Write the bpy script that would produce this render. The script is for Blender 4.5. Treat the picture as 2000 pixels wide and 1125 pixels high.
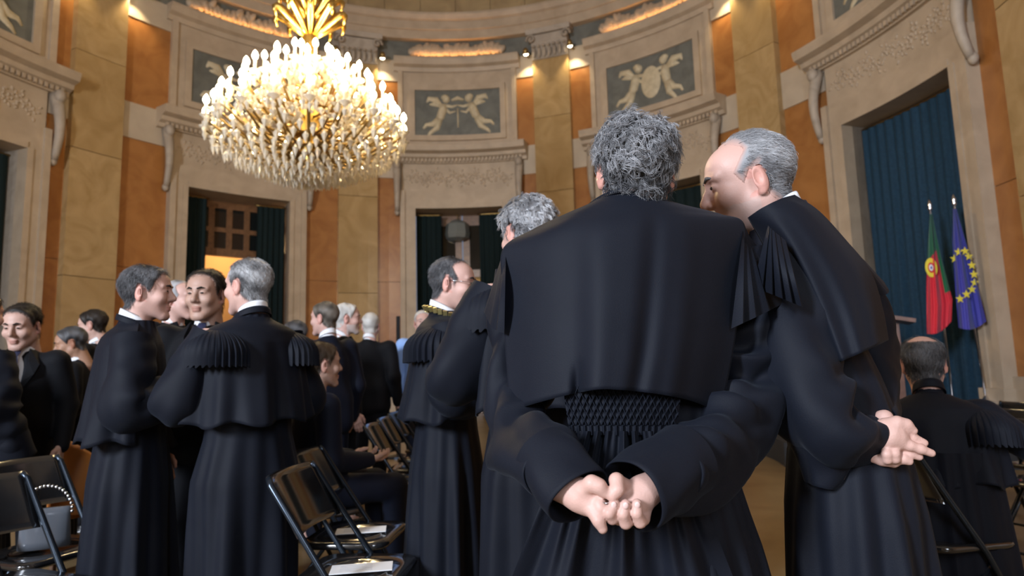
import bpy, math, random
import numpy as np
from mathutils import Matrix, Vector
for o in list(bpy.data.objects): bpy.data.objects.remove(o)
SC = bpy.context.scene
COL = SC.collection
rnd = random.Random(7)
RNG = np.random.default_rng(11)

# ------------------------------------------------------------------ camera
F, PITCH, ROLL, CAMZ = 1250.0, 0.1224, -0.0274, 1.2
def ray(px, py):
    x = (px - 1000) / F; z = -(py - 562.5) / F
    c, s = math.cos(ROLL), math.sin(ROLL)
    x, z = c * x - s * z, s * x + c * z
    c, s = math.cos(PITCH), math.sin(PITCH)
    return Vector((x, c - s * z, s + c * z))
def at(px, py, Y):
    """world point seen at a pixel at depth Y (metres in front of the camera)"""
    d = ray(px, py)
    return d * (Y / d.y) + Vector((0, 0, CAMZ))
cam_d = bpy.data.cameras.new('camera'); cam = bpy.data.objects.new('camera', cam_d); COL.objects.link(cam)
fw = ray(1000, 562.5).normalized()
rt = (ray(1100, 562.5) - ray(1000, 562.5)).normalized()
up = rt.cross(fw).normalized()
M = Matrix((rt, up, -fw)).transposed().to_4x4(); M.translation = (0, 0, CAMZ)
cam.matrix_world = M
cam_d.sensor_width = 36; cam_d.lens = 36 * F / 2000
cam_d.clip_start = .05
cam_d.dof.use_dof = True; cam_d.dof.focus_distance = 1.45; cam_d.dof.aperture_fstop = 4.0
SC.camera = cam

# ------------------------------------------------------------------ world, light, exposure
w = bpy.data.worlds.new('world'); SC.world = w; w.use_nodes = True
w.node_tree.nodes['Background'].inputs[0].default_value = (.55, .7, 1, 1)
w.node_tree.nodes['Background'].inputs[1].default_value = .3
SC.view_settings.view_transform = 'Standard'; SC.view_settings.look = 'None'
SC.view_settings.gamma = 1; SC.view_settings.use_curve_mapping = False
SC.view_settings.exposure = 0.0
def area(name, loc, target, sx, sy, power, col):
    l = bpy.data.lights.new(name, 'AREA'); l.shape = 'RECTANGLE'; l.size = sx; l.size_y = sy
    l.energy = power; l.color = col
    o = bpy.data.objects.new(name, l); COL.objects.link(o); o.location = loc
    o.rotation_euler = (Vector(target) - Vector(loc)).to_track_quat('-Z', 'Y').to_euler()
    return o
# daylight through the tall rear windows behind the photographer
DAY = (.80, .88, 1.0)
area('window_daylight', (-6.4, -5.8, 4.6), (.3, 1.8, 1.5), 1.0, 2.8, 2000, DAY)
area('window_daylight', (1.6, -5.8, 5.0), (5.2, 8, 3.0), 1.5, 4.2, 340, DAY)

# ------------------------------------------------------------------ materials
def mat(name, col, rough=.6, metal=0, spec=.5, noise=None, bump=None, col2=None, sheen=0, trans=0, emit=None, vcol=False, coat=0):
    m = bpy.data.materials.new(name); m.use_nodes = True
    n = m.node_tree.nodes; L = m.node_tree.links; b = n['Principled BSDF']
    b.inputs['Base Color'].default_value = (*col, 1); b.inputs['Roughness'].default_value = rough
    b.inputs['Metallic'].default_value = metal; b.inputs['Specular IOR Level'].default_value = spec
    if sheen:
        b.inputs['Sheen Weight'].default_value = sheen; b.inputs['Sheen Roughness'].default_value = .45
        b.inputs['Sheen Tint'].default_value = (.65, .78, 1, 1)
    if trans: b.inputs['Transmission Weight'].default_value = trans
    if coat: b.inputs['Coat Weight'].default_value = coat; b.inputs['Coat Roughness'].default_value = .12
    if emit:
        b.inputs['Emission Color'].default_value = (*emit[0], 1); b.inputs['Emission Strength'].default_value = emit[1]
    tc = n.new('ShaderNodeTexCoord')
    if noise:
        sc, det, dist = noise
        t = n.new('ShaderNodeTexNoise'); t.inputs['Scale'].default_value = sc; t.inputs['Detail'].default_value = det
        t.inputs['Distortion'].default_value = dist
        L.new(tc.outputs['Object'], t.inputs['Vector'])
        r = n.new('ShaderNodeValToRGB'); r.color_ramp.elements[0].position = .32; r.color_ramp.elements[1].position = .68
        r.color_ramp.elements[0].color = (*col, 1); r.color_ramp.elements[1].color = (*(col2 or col), 1)
        L.new(t.outputs['Fac'], r.inputs[0]); L.new(r.outputs[0], b.inputs['Base Color'])
    if vcol:
        a = n.new('ShaderNodeAttribute'); a.attribute_name = 'Col'
        L.new(a.outputs['Color'], b.inputs['Base Color'])
    if bump:
        sc, st = bump
        t = n.new('ShaderNodeTexNoise'); t.inputs['Scale'].default_value = sc; t.inputs['Detail'].default_value = 4
        L.new(tc.outputs['Object'], t.inputs['Vector'])
        bn = n.new('ShaderNodeBump'); bn.inputs['Strength'].default_value = st; bn.inputs['Distance'].default_value = .01
        L.new(t.outputs['Fac'], bn.inputs['Height']); L.new(bn.outputs[0], b.inputs['Normal'])
    return m
MT = {
 'ochre': mat('ochre_marble', (.31, .195, .078), .22, noise=(1.3, 6, 1.5), col2=(.41, .27, .12)),
 'ochre2': mat('ochre_marble_pale', (.32, .205, .085), .22, noise=(1.7, 7, 2.0), col2=(.42, .28, .13)),
 'orange': mat('orange_marble', (.27, .105, .028), .28, noise=(2.2, 6, 1.2), col2=(.36, .155, .045)),
 'stone': mat('cream_stone', (.37, .285, .20), .55, noise=(2.5, 5, .6), col2=(.45, .35, .25), bump=(18, .25)),
 'stone2': mat('weathered_stone', (.30, .245, .19), .6, noise=(3, 5, 1), col2=(.40, .33, .26), bump=(14, .5)),
 'band': mat('pale_band_stone', (.40, .32, .235), .5, noise=(2, 4, .5), col2=(.46, .375, .28)),
 'slate': mat('grey_ground', (.10, .10, .085), .6, noise=(3, 5, .8), col2=(.15, .15, .13)),
 'grisaille': mat('grisaille_cream', (.46, .38, .25), .6, noise=(9, 4, .5), col2=(.58, .49, .33)),
 'frieze': mat('brown_frieze', (.25, .17, .085), .5, noise=(1.5, 5, 1), col2=(.36, .26, .13)),
 'ceil': mat('ceiling_plaster', (.46, .40, .30), .8, noise=(2, 3, .5), col2=(.52, .45, .34)),
 'floor': mat('floor_marble', (.17, .115, .055), .28, noise=(1.6, 6, 1.2), col2=(.24, .17, .085)),
 'rearwall': mat('rear_plaster', (.42, .32, .2), .6, noise=(1.5, 4, .5), col2=(.5, .38, .24)),
 'wood': mat('dark_wood', (.11, .05, .022), .35, noise=(6, 5, 2), col2=(.19, .09, .04)),
 'green': mat('green_curtain', (.0035, .010, .011), .8, spec=.2, noise=(30, 3, 0), col2=(.005, .014, .015), sheen=.02),
 'blue': mat('blue_curtain', (.0055, .026, .050), .75, spec=.25, noise=(25, 3, 0), col2=(.009, .038, .070), sheen=.06),
 'darkglass': mat('dark_glass', (.01, .012, .012), .06, spec=.6),
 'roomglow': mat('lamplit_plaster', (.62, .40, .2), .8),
 'black': mat('black_robe', (.0040, .0054, .0106), .68, spec=.17, bump=(420, .12), sheen=.026, noise=(6, 3, 0), col2=(.0056, .0073, .0132)),
 'satin': mat('black_satin', (.0045, .005, .008), .42, spec=.22, bump=(300, .08)),
 'suit': mat('black_suit', (.0042, .0046, .0066), .75, spec=.16, bump=(380, .1), sheen=.02),
 'navy': mat('navy_suit', (.0045, .0065, .015), .7, spec=.16, bump=(380, .1), sheen=.03),
 'white': mat('white_cotton', (.78, .80, .84), .8),
 'paleblue': mat('pale_blue_cotton', (.26, .42, .78), .8),
 'tie': mat('navy_tie', (.012, .014, .035), .5, noise=(160, 1, 0), col2=(.03, .035, .08)),
 'skin': mat('skin', (.62, .40, .32), .5, vcol=True, spec=.4, bump=(230, .10)),
 'hair': mat('hair', (.1, .1, .1), .55, vcol=True, spec=.28),
 'hairshell': mat('hair_base', (.1, .1, .1), .6, vcol=True, spec=.3, bump=(150, .6)),
 'nail': mat('fingernail', (.72, .50, .46), .28),
 'eye': mat('eye', (.02, .014, .01), .12),
 'eyew': mat('eye_white', (.6, .57, .54), .25),
 'metalblk': mat('black_lacquered_steel', (.012, .012, .013), .13, spec=.6, coat=.6),
 'tube': mat('dark_steel_tube', (.03, .04, .055), .25, metal=.7),
 'chrome': mat('chrome', (.6, .6, .62), .18, metal=1),
 'paper': mat('white_card', (.74, .74, .76), .7),
 'ink': mat('grey_print', (.42, .42, .46), .7),
 'gold': mat('gilded_bronze', (.55, .36, .10), .28, metal=1),
 'golddark': mat('aged_bronze', (.30, .20, .075), .35, metal=1),
 'crystal': mat('cut_crystal', (.97, .90, .76), .06, spec=.9, trans=.5),
 'candle': mat('candle_sleeve', (.85, .75, .52), .5),
 'bulb': mat('lit_bulb', (1, .85, .55), .4, emit=((1, .80, .46), 60)),
 'lampglow': mat('spot_lens', (1, .9, .7), .4, emit=((1, .84, .55), 18)),
 'cove': mat('cove_tube', (1, .6, .3), .4, emit=((1, .50, .16), 22)),
 'orangefab': mat('orange_leather', (.45, .16, .03), .4),
 'brownleather': mat('lectern_wood', (.10, .045, .030), .3, noise=(5, 4, 1), col2=(.16, .07, .045)),
 'red': mat('flag_red', (.62, .015, .03), .6), 'fgreen': mat('flag_green', (.008, .13, .035), .6),
 'fblue': mat('flag_blue', (.045, .05, .34), .6), 'fyellow': mat('flag_yellow', (.8, .66, .06), .55),
 'fwhite': mat('flag_white', (.8, .8, .8), .6),
 'dais': mat('black_dais_carpet', (.012, .012, .014), .8),
 'shoe': mat('polished_shoe', (.01, .01, .012), .12, coat=.5),
 'goldchain': mat('collar_gold', (.62, .52, .22), .35, metal=.9),
 'lens': mat('spectacle_lens', (.9, .9, .95), .03, trans=.9),
}

# ------------------------------------------------------------------ mesh helpers
def mk(name, V, F_, m, parent=None, smooth=True, col=None, props=None):
    V = np.asarray(V, np.float32).reshape(-1, 3)
    me = bpy.data.meshes.new(name)
    if isinstance(F_, np.ndarray) and F_.ndim == 2:
        n, k = F_.shape
        me.vertices.add(len(V)); me.vertices.foreach_set('co', V.ravel())
        me.loops.add(n * k); me.loops.foreach_set('vertex_index', F_.astype(np.int32).ravel())
        me.polygons.add(n)
        me.polygons.foreach_set('loop_start', np.arange(0, n * k, k, dtype=np.int32))
        try: me.polygons.foreach_set('loop_total', np.full(n, k, np.int32))
        except Exception: pass
        me.update(calc_edges=True)
    else:
        me.from_pydata(V.tolist(), [], [list(map(int, f)) for f in F_])
    me.validate()
    if smooth: me.polygons.foreach_set('use_smooth', np.ones(len(me.polygons), bool))
    if col is not None:
        a = me.color_attributes.new('Col', 'FLOAT_COLOR', 'POINT')
        c = np.ones((len(V), 4), np.float32); c[:, :3] = col
        a.data.foreach_set('color', c.ravel())
    me.materials.append(MT[m] if isinstance(m, str) else m)
    o = bpy.data.objects.new(name, me); COL.objects.link(o)
    if parent: o.parent = parent
    if props:
        for k, v in props.items(): o[k] = v
    return o
def tag(o, label, cat, group=None):
    o['label'] = label; o['category'] = cat
    if group: o['group'] = group
    return o
def struct(o): o['kind'] = 'structure'; return o
def empty(name, loc=(0, 0, 0), rz=0):
    o = bpy.data.objects.new(name, None); COL.objects.link(o); o.location = loc; o.rotation_euler = (0, 0, rz)
    o.empty_display_size = .1
    return o
class MB:
    """collect simple shapes into one mesh"""
    def __init__(s): s.V = []; s.F = []; s.n = 0
    def add(s, V, F_):
        V = [tuple(v) for v in V]
        s.F += [[i + s.n for i in f] for f in F_]; s.V += V; s.n += len(V); return s
    def box(s, c, d, R=None):
        x, y, z = d[0] / 2, d[1] / 2, d[2] / 2
        P = [Vector((a * x, b * y, e * z)) for a in (-1, 1) for b in (-1, 1) for e in (-1, 1)]
        if R is not None: P = [R @ p for p in P]
        c = Vector(c); P = [p + c for p in P]
        return s.add(P, [[0, 1, 3, 2], [4, 6, 7, 5], [0, 4, 5, 1], [2, 3, 7, 6], [0, 2, 6, 4], [1, 5, 7, 3]])
    def tube(s, pts, r, n=8, caps=True, closed=False):
        pts = [Vector(p) for p in pts]; rs = r if isinstance(r, (list, tuple)) else [r] * len(pts)
        V = []; N = len(pts); prev = None
        for i, p in enumerate(pts):
            if closed: t = pts[(i + 1) % N] - pts[i - 1]
            else: t = pts[min(i + 1, N - 1)] - pts[max(i - 1, 0)]
            t.normalize()
            if prev is None: u = t.orthogonal().normalized()
            else:
                u = prev - t * prev.dot(t)
                u = u.normalized() if u.length > 1e-6 else t.orthogonal().normalized()
            prev = u; v = t.cross(u)
            for k in range(n):
                a = 2 * math.pi * k / n
                V.append(p + (u * math.cos(a) + v * math.sin(a)) * rs[i])
        Fc = []
        for i in range(N if closed else N - 1):
            j = (i + 1) % N
            for k in range(n):
                l = (k + 1) % n
                Fc.append([i * n + k, i * n + l, j * n + l, j * n + k])
        if caps and not closed:
            Fc.append(list(range(n))[::-1]); Fc.append([(N - 1) * n + k for k in range(n)])
        return s.add(V, Fc)
    def lathe(s, prof, c=(0, 0, 0), n=16):
        V = []; c = Vector(c)
        for r, z in prof:
            for k in range(n):
                a = 2 * math.pi * k / n; V.append(c + Vector((r * math.cos(a), r * math.sin(a), z)))
        Fc = []
        for i in range(len(prof) - 1):
            for k in range(n):
                l = (k + 1) % n; Fc.append([i * n + k, i * n + l, (i + 1) * n + l, (i + 1) * n + k])
        Fc.append(list(range(n))[::-1]); Fc.append([(len(prof) - 1) * n + k for k in range(n)])
        return s.add(V, Fc)
    def ell(s, c, r, R=None, nu=10, nv=7):
        c = Vector(c); V = []
        for i in range(nv + 1):
            t = math.pi * i / nv
            for k in range(nu):
                a = 2 * math.pi * k / nu
                p = Vector((r[0] * math.sin(t) * math.cos(a), r[1] * math.sin(t) * math.sin(a), r[2] * math.cos(t)))
                V.append(c + (R @ p if R is not None else p))
        Fc = [[i * nu + k, (i + 1) * nu + k, (i + 1) * nu + (k + 1) % nu, i * nu + (k + 1) % nu] for i in range(nv) for k in range(nu)]
        return s.add(V, Fc)
    def build(s, name, m, parent=None, smooth=False, **kw):
        return mk(name, s.V, s.F, m, parent, smooth, **kw)
def loft(rings, closed=True):
    """rings (n,m,3) -> V,F quads"""
    A = np.asarray(rings, float); n, m = A.shape[:2]
    i = np.arange(n - 1)[:, None]; k = np.arange(m if closed else m - 1)[None, :]; l = (k + 1) % m
    Fq = np.stack([i * m + k, i * m + l, (i + 1) * m + l, (i + 1) * m + k], -1).reshape(-1, 4)
    return A.reshape(-1, 3), Fq
def autosmooth(o, ang=40):
    me = o.data
    try: me.set_sharp_from_angle(angle=math.radians(ang))
    except Exception: pass
    return o

# ------------------------------------------------------------------ the round end of the hall (angles in degrees from +Y, clockwise)
CX, CY, R0 = -1.310, 8.426, 7.742
def pol(a, r, z):
    a = math.radians(a); return Vector((CX + r * math.sin(a), CY + r * math.cos(a), z))
def sweep(mb, a0, a1, prof, step=1.6):
    """closed (r,z) profile swept along the wall arc"""
    n = max(2, int(abs(a1 - a0) / step) + 1); m = len(prof); V = []
    for i in range(n):
        a = a0 + (a1 - a0) * i / (n - 1)
        V += [pol(a, r, z) for r, z in prof]
    Fc = [[i * m + k, i * m + (k + 1) % m, (i + 1) * m + (k + 1) % m, (i + 1) * m + k] for i in range(n - 1) for k in range(m)]
    Fc += [list(range(m))[::-1], [(n - 1) * m + k for k in range(m)]]
    mb.add(V, Fc); return mb
def blk(a0, a1, z0, z1, r0, r1):
    return sweep(MB(), a0, a1, [(r0, z0), (r0, z1), (r1, z1), (r1, z0)])
DOORS = [-79.3, -39.6, .1, 38.0, 79.5, 119.0]
PILS = [-99.0, -61.8, -19.0, 18.8, 57.5, 99.0]
OH = 8.4       # half opening
SH = 11.3      # half surround
PH = 3.6       # half pilaster
ZO = 5.30      # opening top
floor = struct(MB().box((-1.3, 5, -.1), (24, 32, .2)).build('floor', 'floor'))
ceil = struct(MB().box((-1.3, 5, 12.3), (24, 32, .2)).build('ceiling', 'ceil'))
# shells
def shell(name, a0, a1, doors):
    mb = MB(); cur = a0
    for d in doors:
        sweep(mb, cur, d - OH, [(R0 + .12, 0), (R0 + .12, 12.2), (R0 + .7, 12.2), (R0 + .7, 0)])
        sweep(mb, d - OH, d + OH, [(R0 + .12, ZO), (R0 + .12, 12.2), (R0 + .7, 12.2), (R0 + .7, ZO)])
        cur = d + OH
    sweep(mb, cur, a1, [(R0 + .12, 0), (R0 + .12, 12.2), (R0 + .7, 12.2), (R0 + .7, 0)])
    return mb
mb = shell('wall_left', -100, -61.8, [-79.3])
mb.box((CX - R0 - .4, 1.0, 6.1), (.5, 14, 12.2))
wall_left = struct(mb.build('wall_left', 'stone2'))
wall_back = struct(shell('wall_back', -61.8, 57.5, [-39.6, .1, 38.0]).build('wall_back', 'stone2'))
mb = shell('wall_right', 57.5, 100, [79.5])
mb.box((CX + R0 + .4, 1.0, 6.1), (.5, 14, 12.2))
wall_right = struct(mb.build('wall_right', 'stone2'))
mb = MB()
for x0, x1 in ((-9.5, -7.5), (-5.3, .5), (2.7, 6.9)): mb.box(((x0 + x1) / 2, -6.2, 6.1), (x1 - x0, .4, 12.2))
for x0, x1 in ((-7.5, -5.3), (.5, 2.7)):
    mb.box(((x0 + x1) / 2, -6.2, 1.2), (x1 - x0, .4, 2.4)); mb.box(((x0 + x1) / 2, -6.2, 9.9), (x1 - x0, .4, 4.6))
wall_rear = struct(mb.build('wall_rear', 'rearwall'))
for i, xc in enumerate((-6.4, 1.6)):
    mb = MB()
    for x in (-1.07, 0, 1.07): mb.box((xc + x, -6.2, 5.0), (.07, .1, 5.2))
    for z in (2.45, 4.0, 5.5, 7.55): mb.box((xc, -6.2, z), (2.2, .1, .07))
    struct(mb.build('window_%d' % (i + 1), 'stone'))
for wl, xs, sg in ((wall_left, CX - R0 - .15, 1), (wall_right, CX + R0 + .15, -1)):   # straight flanks: pilasters and marble panels
    for k in range(4):
        y0 = 6.9 - 3.6 * k
        MB().box((xs + sg * .10, y0, 4.98), (.22, .95, 8.15)).build('pilaster', 'ochre', wl)
        MB().box((xs + sg * .14, y0, .45), (.30, 1.05, .9)).build('pilaster_base', 'stone', wl)
        MB().box((xs + sg * .14, y0, 9.46), (.34, 1.2, .8)).build('pilaster_capital', 'stone2', wl)
        if k < 3:
            for z0, z1 in ((.9, 3.4), (3.41, 6.1), (6.86, 9.0)): MB().box((xs + sg * .02, y0 - 1.8, (z0 + z1) / 2), (.08, 2.6, z1 - z0)).build('marble_panel', 'orange', wl)
            MB().box((xs + sg * .05, y0 - 1.8, .45), (.12, 2.6, .9)).build('dado_stone', 'stone', wl)
            MB().box((xs + sg * .05, y0 - 1.8, 6.48), (.14, 2.6, .76)).build('stone_band', 'band', wl)
    MB().box((xs + sg * .12, .8, 10.2), (.5, 15, .66)).build('entablature', 'stone', wl)
def wall_of(a): return wall_left if a < -61.8 else (wall_right if a > 57.5 else wall_back)

for i, d in enumerate(DOORS[:5]):
    wl = wall_of(d)
    # door surround
    door = struct(blk(d - SH, d + SH, ZO, ZO + .44, R0 - .10, R0 + .2).build('door_%d' % (i + 1), 'stone'))
    for s in (-1, 1):
        a0, a1 = sorted((d + s * OH, d + s * SH))
        mb = blk(a0, a1, .75, ZO, R0 - .10, R0 + .2)
        inner = (d + s * OH, d + s * (OH + .8)); sweep(mb, *sorted(inner), [(R0 - .13, .75), (R0 - .13, ZO), (R0 - .1, ZO), (R0 - .1, .75)])
        outer = (d + s * (SH - .9), d + s * SH); sweep(mb, *sorted(outer), [(R0 - .16, .75), (R0 - .16, ZO + .44), (R0 - .1, ZO + .44), (R0 - .1, .75)])
        mb.build('jamb', 'stone', door)
        blk(*sorted((d + s * (OH - .15), d + s * (SH + .3))), 0, .75, R0 - .20, R0 + .2).build('jamb_plinth', 'stone', door)
        # door reveal
        blk(*sorted((d + s * OH, d + s * (OH + .4))), 0, ZO, R0 + .2, R0 + .75).build('reveal', 'stone2', door)
        # scroll bracket beside the frieze
        mb = MB()
        pts = [pol(d + s * (SH + .55), R0 - .02 - .20 * math.sin(t * 2.6 + .25) - .05 * t, ZO + 1.15 - 1.25 * t) for t in [k / 10 for k in range(11)]]
        mb.tube(pts, [.11 - .005 * k for k in range(11)], 8)
        mb.ell(pol(d + s * (SH + .55), R0 - .20, ZO + 1.1), (.10, .10, .13)); mb.ell(pol(d + s * (SH + .55), R0 - .10, ZO - .12), (.07, .07, .09))
        mb.build('scroll_bracket', 'stone2', door, smooth=True)
    blk(d - OH, d + OH, ZO - .02, ZO + .1, R0 - .13, R0 + .75).build('lintel', 'stone', door)
    blk(d - SH + .3, d + SH - .3, ZO + .44, ZO + 1.18, R0 - .02, R0 + .2).build('frieze', 'stone', door)
    mb = sweep(MB(), d - 13.4, d + 13.4, [(R0 + .15, 6.48), (R0 - .10, 6.48), (R0 - .13, 6.56), (R0 - .24, 6.60), (R0 - .27, 6.68), (R0 - .42, 6.72), (R0 - .46, 6.83), (R0 - .46, 6.88), (R0 + .15, 6.92)])
    mb.build('cornice', 'stone', door)
    mb = MB()   # dentils under the cornice
    for k in range(34):
        a = d - 12.2 + 24.4 * k / 33; sweep(mb, a - .22, a + .22, [(R0 - .19, 6.50), (R0 - .19, 6.59), (R0 - .05, 6.59), (R0 - .05, 6.50)], 9)
    mb.build('dentils', 'stone', door)
    mb = MB()   # carved scrolling foliage on the frieze
    for k in range(17):
        t = (k + .5) / 17; a = d - 9.8 + 19.6 * t; zz = ZO + .81 + .10 * math.sin(k * 1.9)
        for q in range(9):
            th = q * .698 + k; rr = .045 + .06 * (q % 3)
            mb.ell(pol(a + math.degrees(rr * math.cos(th) / R0), R0 - .022, zz + rr * math.sin(th)), (.045, .022, .022), Matrix.Rotation(-math.radians(d), 3, 'Z') @ Matrix.Rotation(-th, 3, 'Y'), 7, 4)
    mb.build('carved_foliage', 'stone', door, smooth=True)
    # attic frame above the door
    at_ = blk(d - 11.6, d + 11.6, 6.92, 9.05, R0 - .02, R0 + .2).build('attic_block', 'stone', wl)
    zf0, zf1 = 7.24, 8.47
    mb = MB()
    for a0, a1, z0, z1, rr in ((d - 9.4, d - 8.35, zf0 - .14, zf1 + .14, .07), (d + 8.35, d + 9.4, zf0 - .14, zf1 + .14, .07), (d - 8.35, d + 8.35, zf1, zf1 + .14, .07), (d - 8.35, d + 8.35, zf0 - .14, zf0, .07),
                           (d - 11.6, d - 10.7, 6.95, 9.0, .06), (d + 10.7, d + 11.6, 6.95, 9.0, .06)):
        sweep(mb, a0, a1, [(R0 - .02 - rr, z0), (R0 - .02 - rr, z1), (R0, z1), (R0, z0)])
    mb.build('attic_moulding', 'stone', at_)
    sweep(MB(), d - 12.4, d + 12.4, [(R0 + .15, 8.98), (R0 - .06, 8.98), (R0 - .10, 9.08), (R0 - .20, 9.13), (R0 - .26, 9.25), (R0 - .26, 9.31), (R0 + .15, 9.36)]).build('attic_cornice', 'stone', at_)
    # garland of shells and leaves standing on the attic cornice
    mb = MB()
    for k in range(60):
        t = k / 59; a = d - 9 + 18 * t; hh = .15 + .12 * abs(math.sin(t * 3 * math.pi)) + .1 * rnd.random()
        mb.ell(pol(a, R0 - .02, 9.45 + hh * .55), (.09, .07, hh * .6), Matrix.Rotation(rnd.uniform(-.7, .7), 3, 'Y'), 7, 5)
    mb.build('carved_garland', 'stone', at_, smooth=True)
    MB().tube([pol(d - 8 + 16 * k / 12, R0 - .11, 9.352) for k in range(13)], .018, 6).build('cove_lamp', 'cove', at_)
    blk(d - 15.5, d + 15.5, 9.3, 9.85, R0 + .04, R0 + .14).build('frieze_ground', 'slate', wl)

for j, p in enumerate(PILS):
    wl = wall_of(p - .01 if p < 0 else p)
    zs = [.9, 3.1, 5.55, 7.5, 9.07]
    pil = blk(p - PH, p + PH, 0, .9, R0 - .22, R0 + .15).build('pilaster', 'stone', wl)
    for k in range(4):
        blk(p - PH, p + PH, zs[k] + (.006 if k else 0), zs[k + 1] - .006, R0 - .13 + .002 * (k % 2), R0 + .13).build('marble_block', 'ochre' if (k + j) % 2 else 'ochre2', pil)
    # capital: bell, leaves, volutes, abacus
    mb = MB()
    sweep(mb, p - PH, p + PH, [(R0 + .1, 9.07), (R0 - .15, 9.07), (R0 - .16, 9.3), (R0 - .26, 9.68), (R0 + .1, 9.68)], 1)
    sweep(mb, p - PH - .9, p + PH + .9, [(R0 + .1, 9.70), (R0 - .30, 9.70), (R0 - .34, 9.82), (R0 + .1, 9.85)], 1)
    mb.build('capital', 'stone2', pil)
    mb = MB()
    for k in range(7):
        a = p - PH + 2 * PH * (k + .5) / 7
        mb.ell(pol(a, R0 - .19, 9.25), (.06, .06, .16), None, 7, 5); mb.ell(pol(a, R0 - .25, 9.38), (.05, .06, .04), None, 7, 5)
    for s in (-1, 1):
        for q in range(14):
            t = q / 13 * 4.6 * math.pi / 2; rr = .12 * (1 - q / 16)
            c = pol(p + s * (PH - .1), R0 - .28, 9.57); tg = Vector((math.cos(math.radians(p)), -math.sin(math.radians(p)), 0))
            mb.ell(c + tg * (rr * math.cos(t) * s) + Vector((0, 0, rr * math.sin(t))), (.035, .06, .035), None, 6, 4)
    mb.build('capital_leaves', 'stone2', pil, smooth=True)
# orange marble panels between surrounds and pilasters
for d in DOORS[:5]:
    for s in (-1, 1):
        near = min(PILS, key=lambda p: abs(p - (d + s * 20)))
        a0, a1 = sorted((d + s * SH, near - s * PH))
        wl = wall_of(d)
        for z0, z1 in ((.9, 3.4), (3.41, 6.1)): blk(a0, a1, z0, z1, R0 + .03, R0 + .13).build('marble_panel', 'orange', wl)
        blk(a0, a1, 0, .9, R0 - .04, R0 + .13).build('dado_stone', 'stone', wl)
        blk(a0, a1, 6.1, 6.86, R0 - .0, R0 + .13).build('stone_band', 'band', wl)
        blk(a0, a1, 6.86, 8.72, R0 + .03, R0 + .13).build('marble_panel', 'orange', wl)
        blk(a0, a1, 8.72, 9.3, R0 - .0, R0 + .13).build('stone_band', 'band', wl)
# entablature ring
struct(sweep(MB(), -100, 100, [(R0 + .3, 9.85), (R0 - .16, 9.85), (R0 - .16, 10.08), (R0 - .20, 10.10), (R0 - .20, 10.32), (R0 - .26, 10.36), (R0 - .32, 10.46), (R0 - .32, 10.52), (R0 + .3, 10.52)]).build('trim_1', 'stone'))
for k in range(28):
    a = -98 + 7 * k
    struct_parent = bpy.data.objects['trim_1']
    blk(a + .04, a + 6.96, 10.52, 11.35, R0 - .08, R0 + .3).build('frieze_slab', 'frieze', struct_parent)
struct(sweep(MB(), -100, 100, [(R0 + .3, 11.35), (R0 - .12, 11.35), (R0 - .2, 11.5), (R0 - .45, 11.6), (R0 - .55, 11.85), (R0 - .9, 12.0), (R0 - .9, 12.2), (R0 + .3, 12.2)]).build('trim_2', 'stone'))
# ================================================================== fittings of the hall
# ---- painted panels with cherubs
def cherub(parent, d, u0, v0, mir, sc, lean):
    mb = MB()
    def P(u, v, r=.05):
        c, s = math.cos(lean), math.sin(lean)
        u, v = c * u - s * v, s * u + c * v
        return pol(d + math.degrees((u0 + mir * u * sc) / R0), R0 + .035 - r, v0 + v * sc)
    def T(pts, rr): mb.tube([P(*p) for p in pts], [x * sc for x in rr], 8)
    T([(.0, .05), (-.03, -.06), (-.10, -.20), (-.16, -.27)], [.06, .095, .09, .06])                # torso
    T([(-.14, -.24), (-.27, -.33), (-.40, -.33), (-.47, -.40)], [.075, .065, .045, .03])              # leg
    T([(-.13, -.26), (-.20, -.42), (-.34, -.50), (-.40, -.56)], [.075, .065, .042, .03])              # leg
    T([(.03, .02), (.16, -.02), (.28, .0)], [.045, .036, .026]); T([(-.02, .0), (.10, -.14), (.22, -.12)], [.045, .036, .026])
    T([(-.04, .02), (-.14, .16), (-.28, .20), (-.34, .12)], [.04, .075, .06, .02]); T([(-.04, .0), (-.18, .08), (-.30, .08)], [.03, .06, .02])
    mb.ell(P(.06, .15), (.085 * sc,) * 3); mb.ell(P(.04, .19), (.08 * sc, .08 * sc, .06 * sc))
    mb.build('cherub', 'grisaille', parent, smooth=True)
PANL = ['dark grey panel with pale cherubs above the doorway past the glowing pilaster',
        'dark grey panel with pale cherubs, above the doorway that shows a lamplit room',
        'dark grey panel with two pale cherubs holding a torch between them',
        'dark grey panel with two pale cherubs holding up a large oval medallion',
        'dark grey panel above the tall doorway hung with the blue curtain']
for i, d in enumerate(DOORS[:5]):
    p = blk(d - 8.35, d + 8.35, 7.24, 8.47, R0 - .045, R0 - .018).build('painted_panel', 'slate')
    tag(p, PANL[i], 'relief panel', 'painted panels above the doorways')
    cherub(p, d, -.36, 8.03, 1, 1.32, .12); cherub(p, d, .36, 8.05, -1, 1.32, .05 if i != 3 else .3)
    mb = MB()
    if i == 3:
        mb.ell(pol(d, R0 - .04, 7.82), (.26, .05, .40), Matrix.Rotation(-math.radians(d), 3, 'Z'), 20, 10)
        mb.build('medallion', 'grisaille', p, smooth=True)
    else:
        mb.tube([pol(d, R0 - .05, 7.45), pol(d, R0 - .05, 7.98)], .02); mb.tube([pol(d - 1.2, R0 - .05, 8.2), pol(d, R0 - .05, 8.26), pol(d + 1.2, R0 - .05, 8.2)], [.03, .06, .03])
        mb.build('torch', 'grisaille', p, smooth=True)
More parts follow.
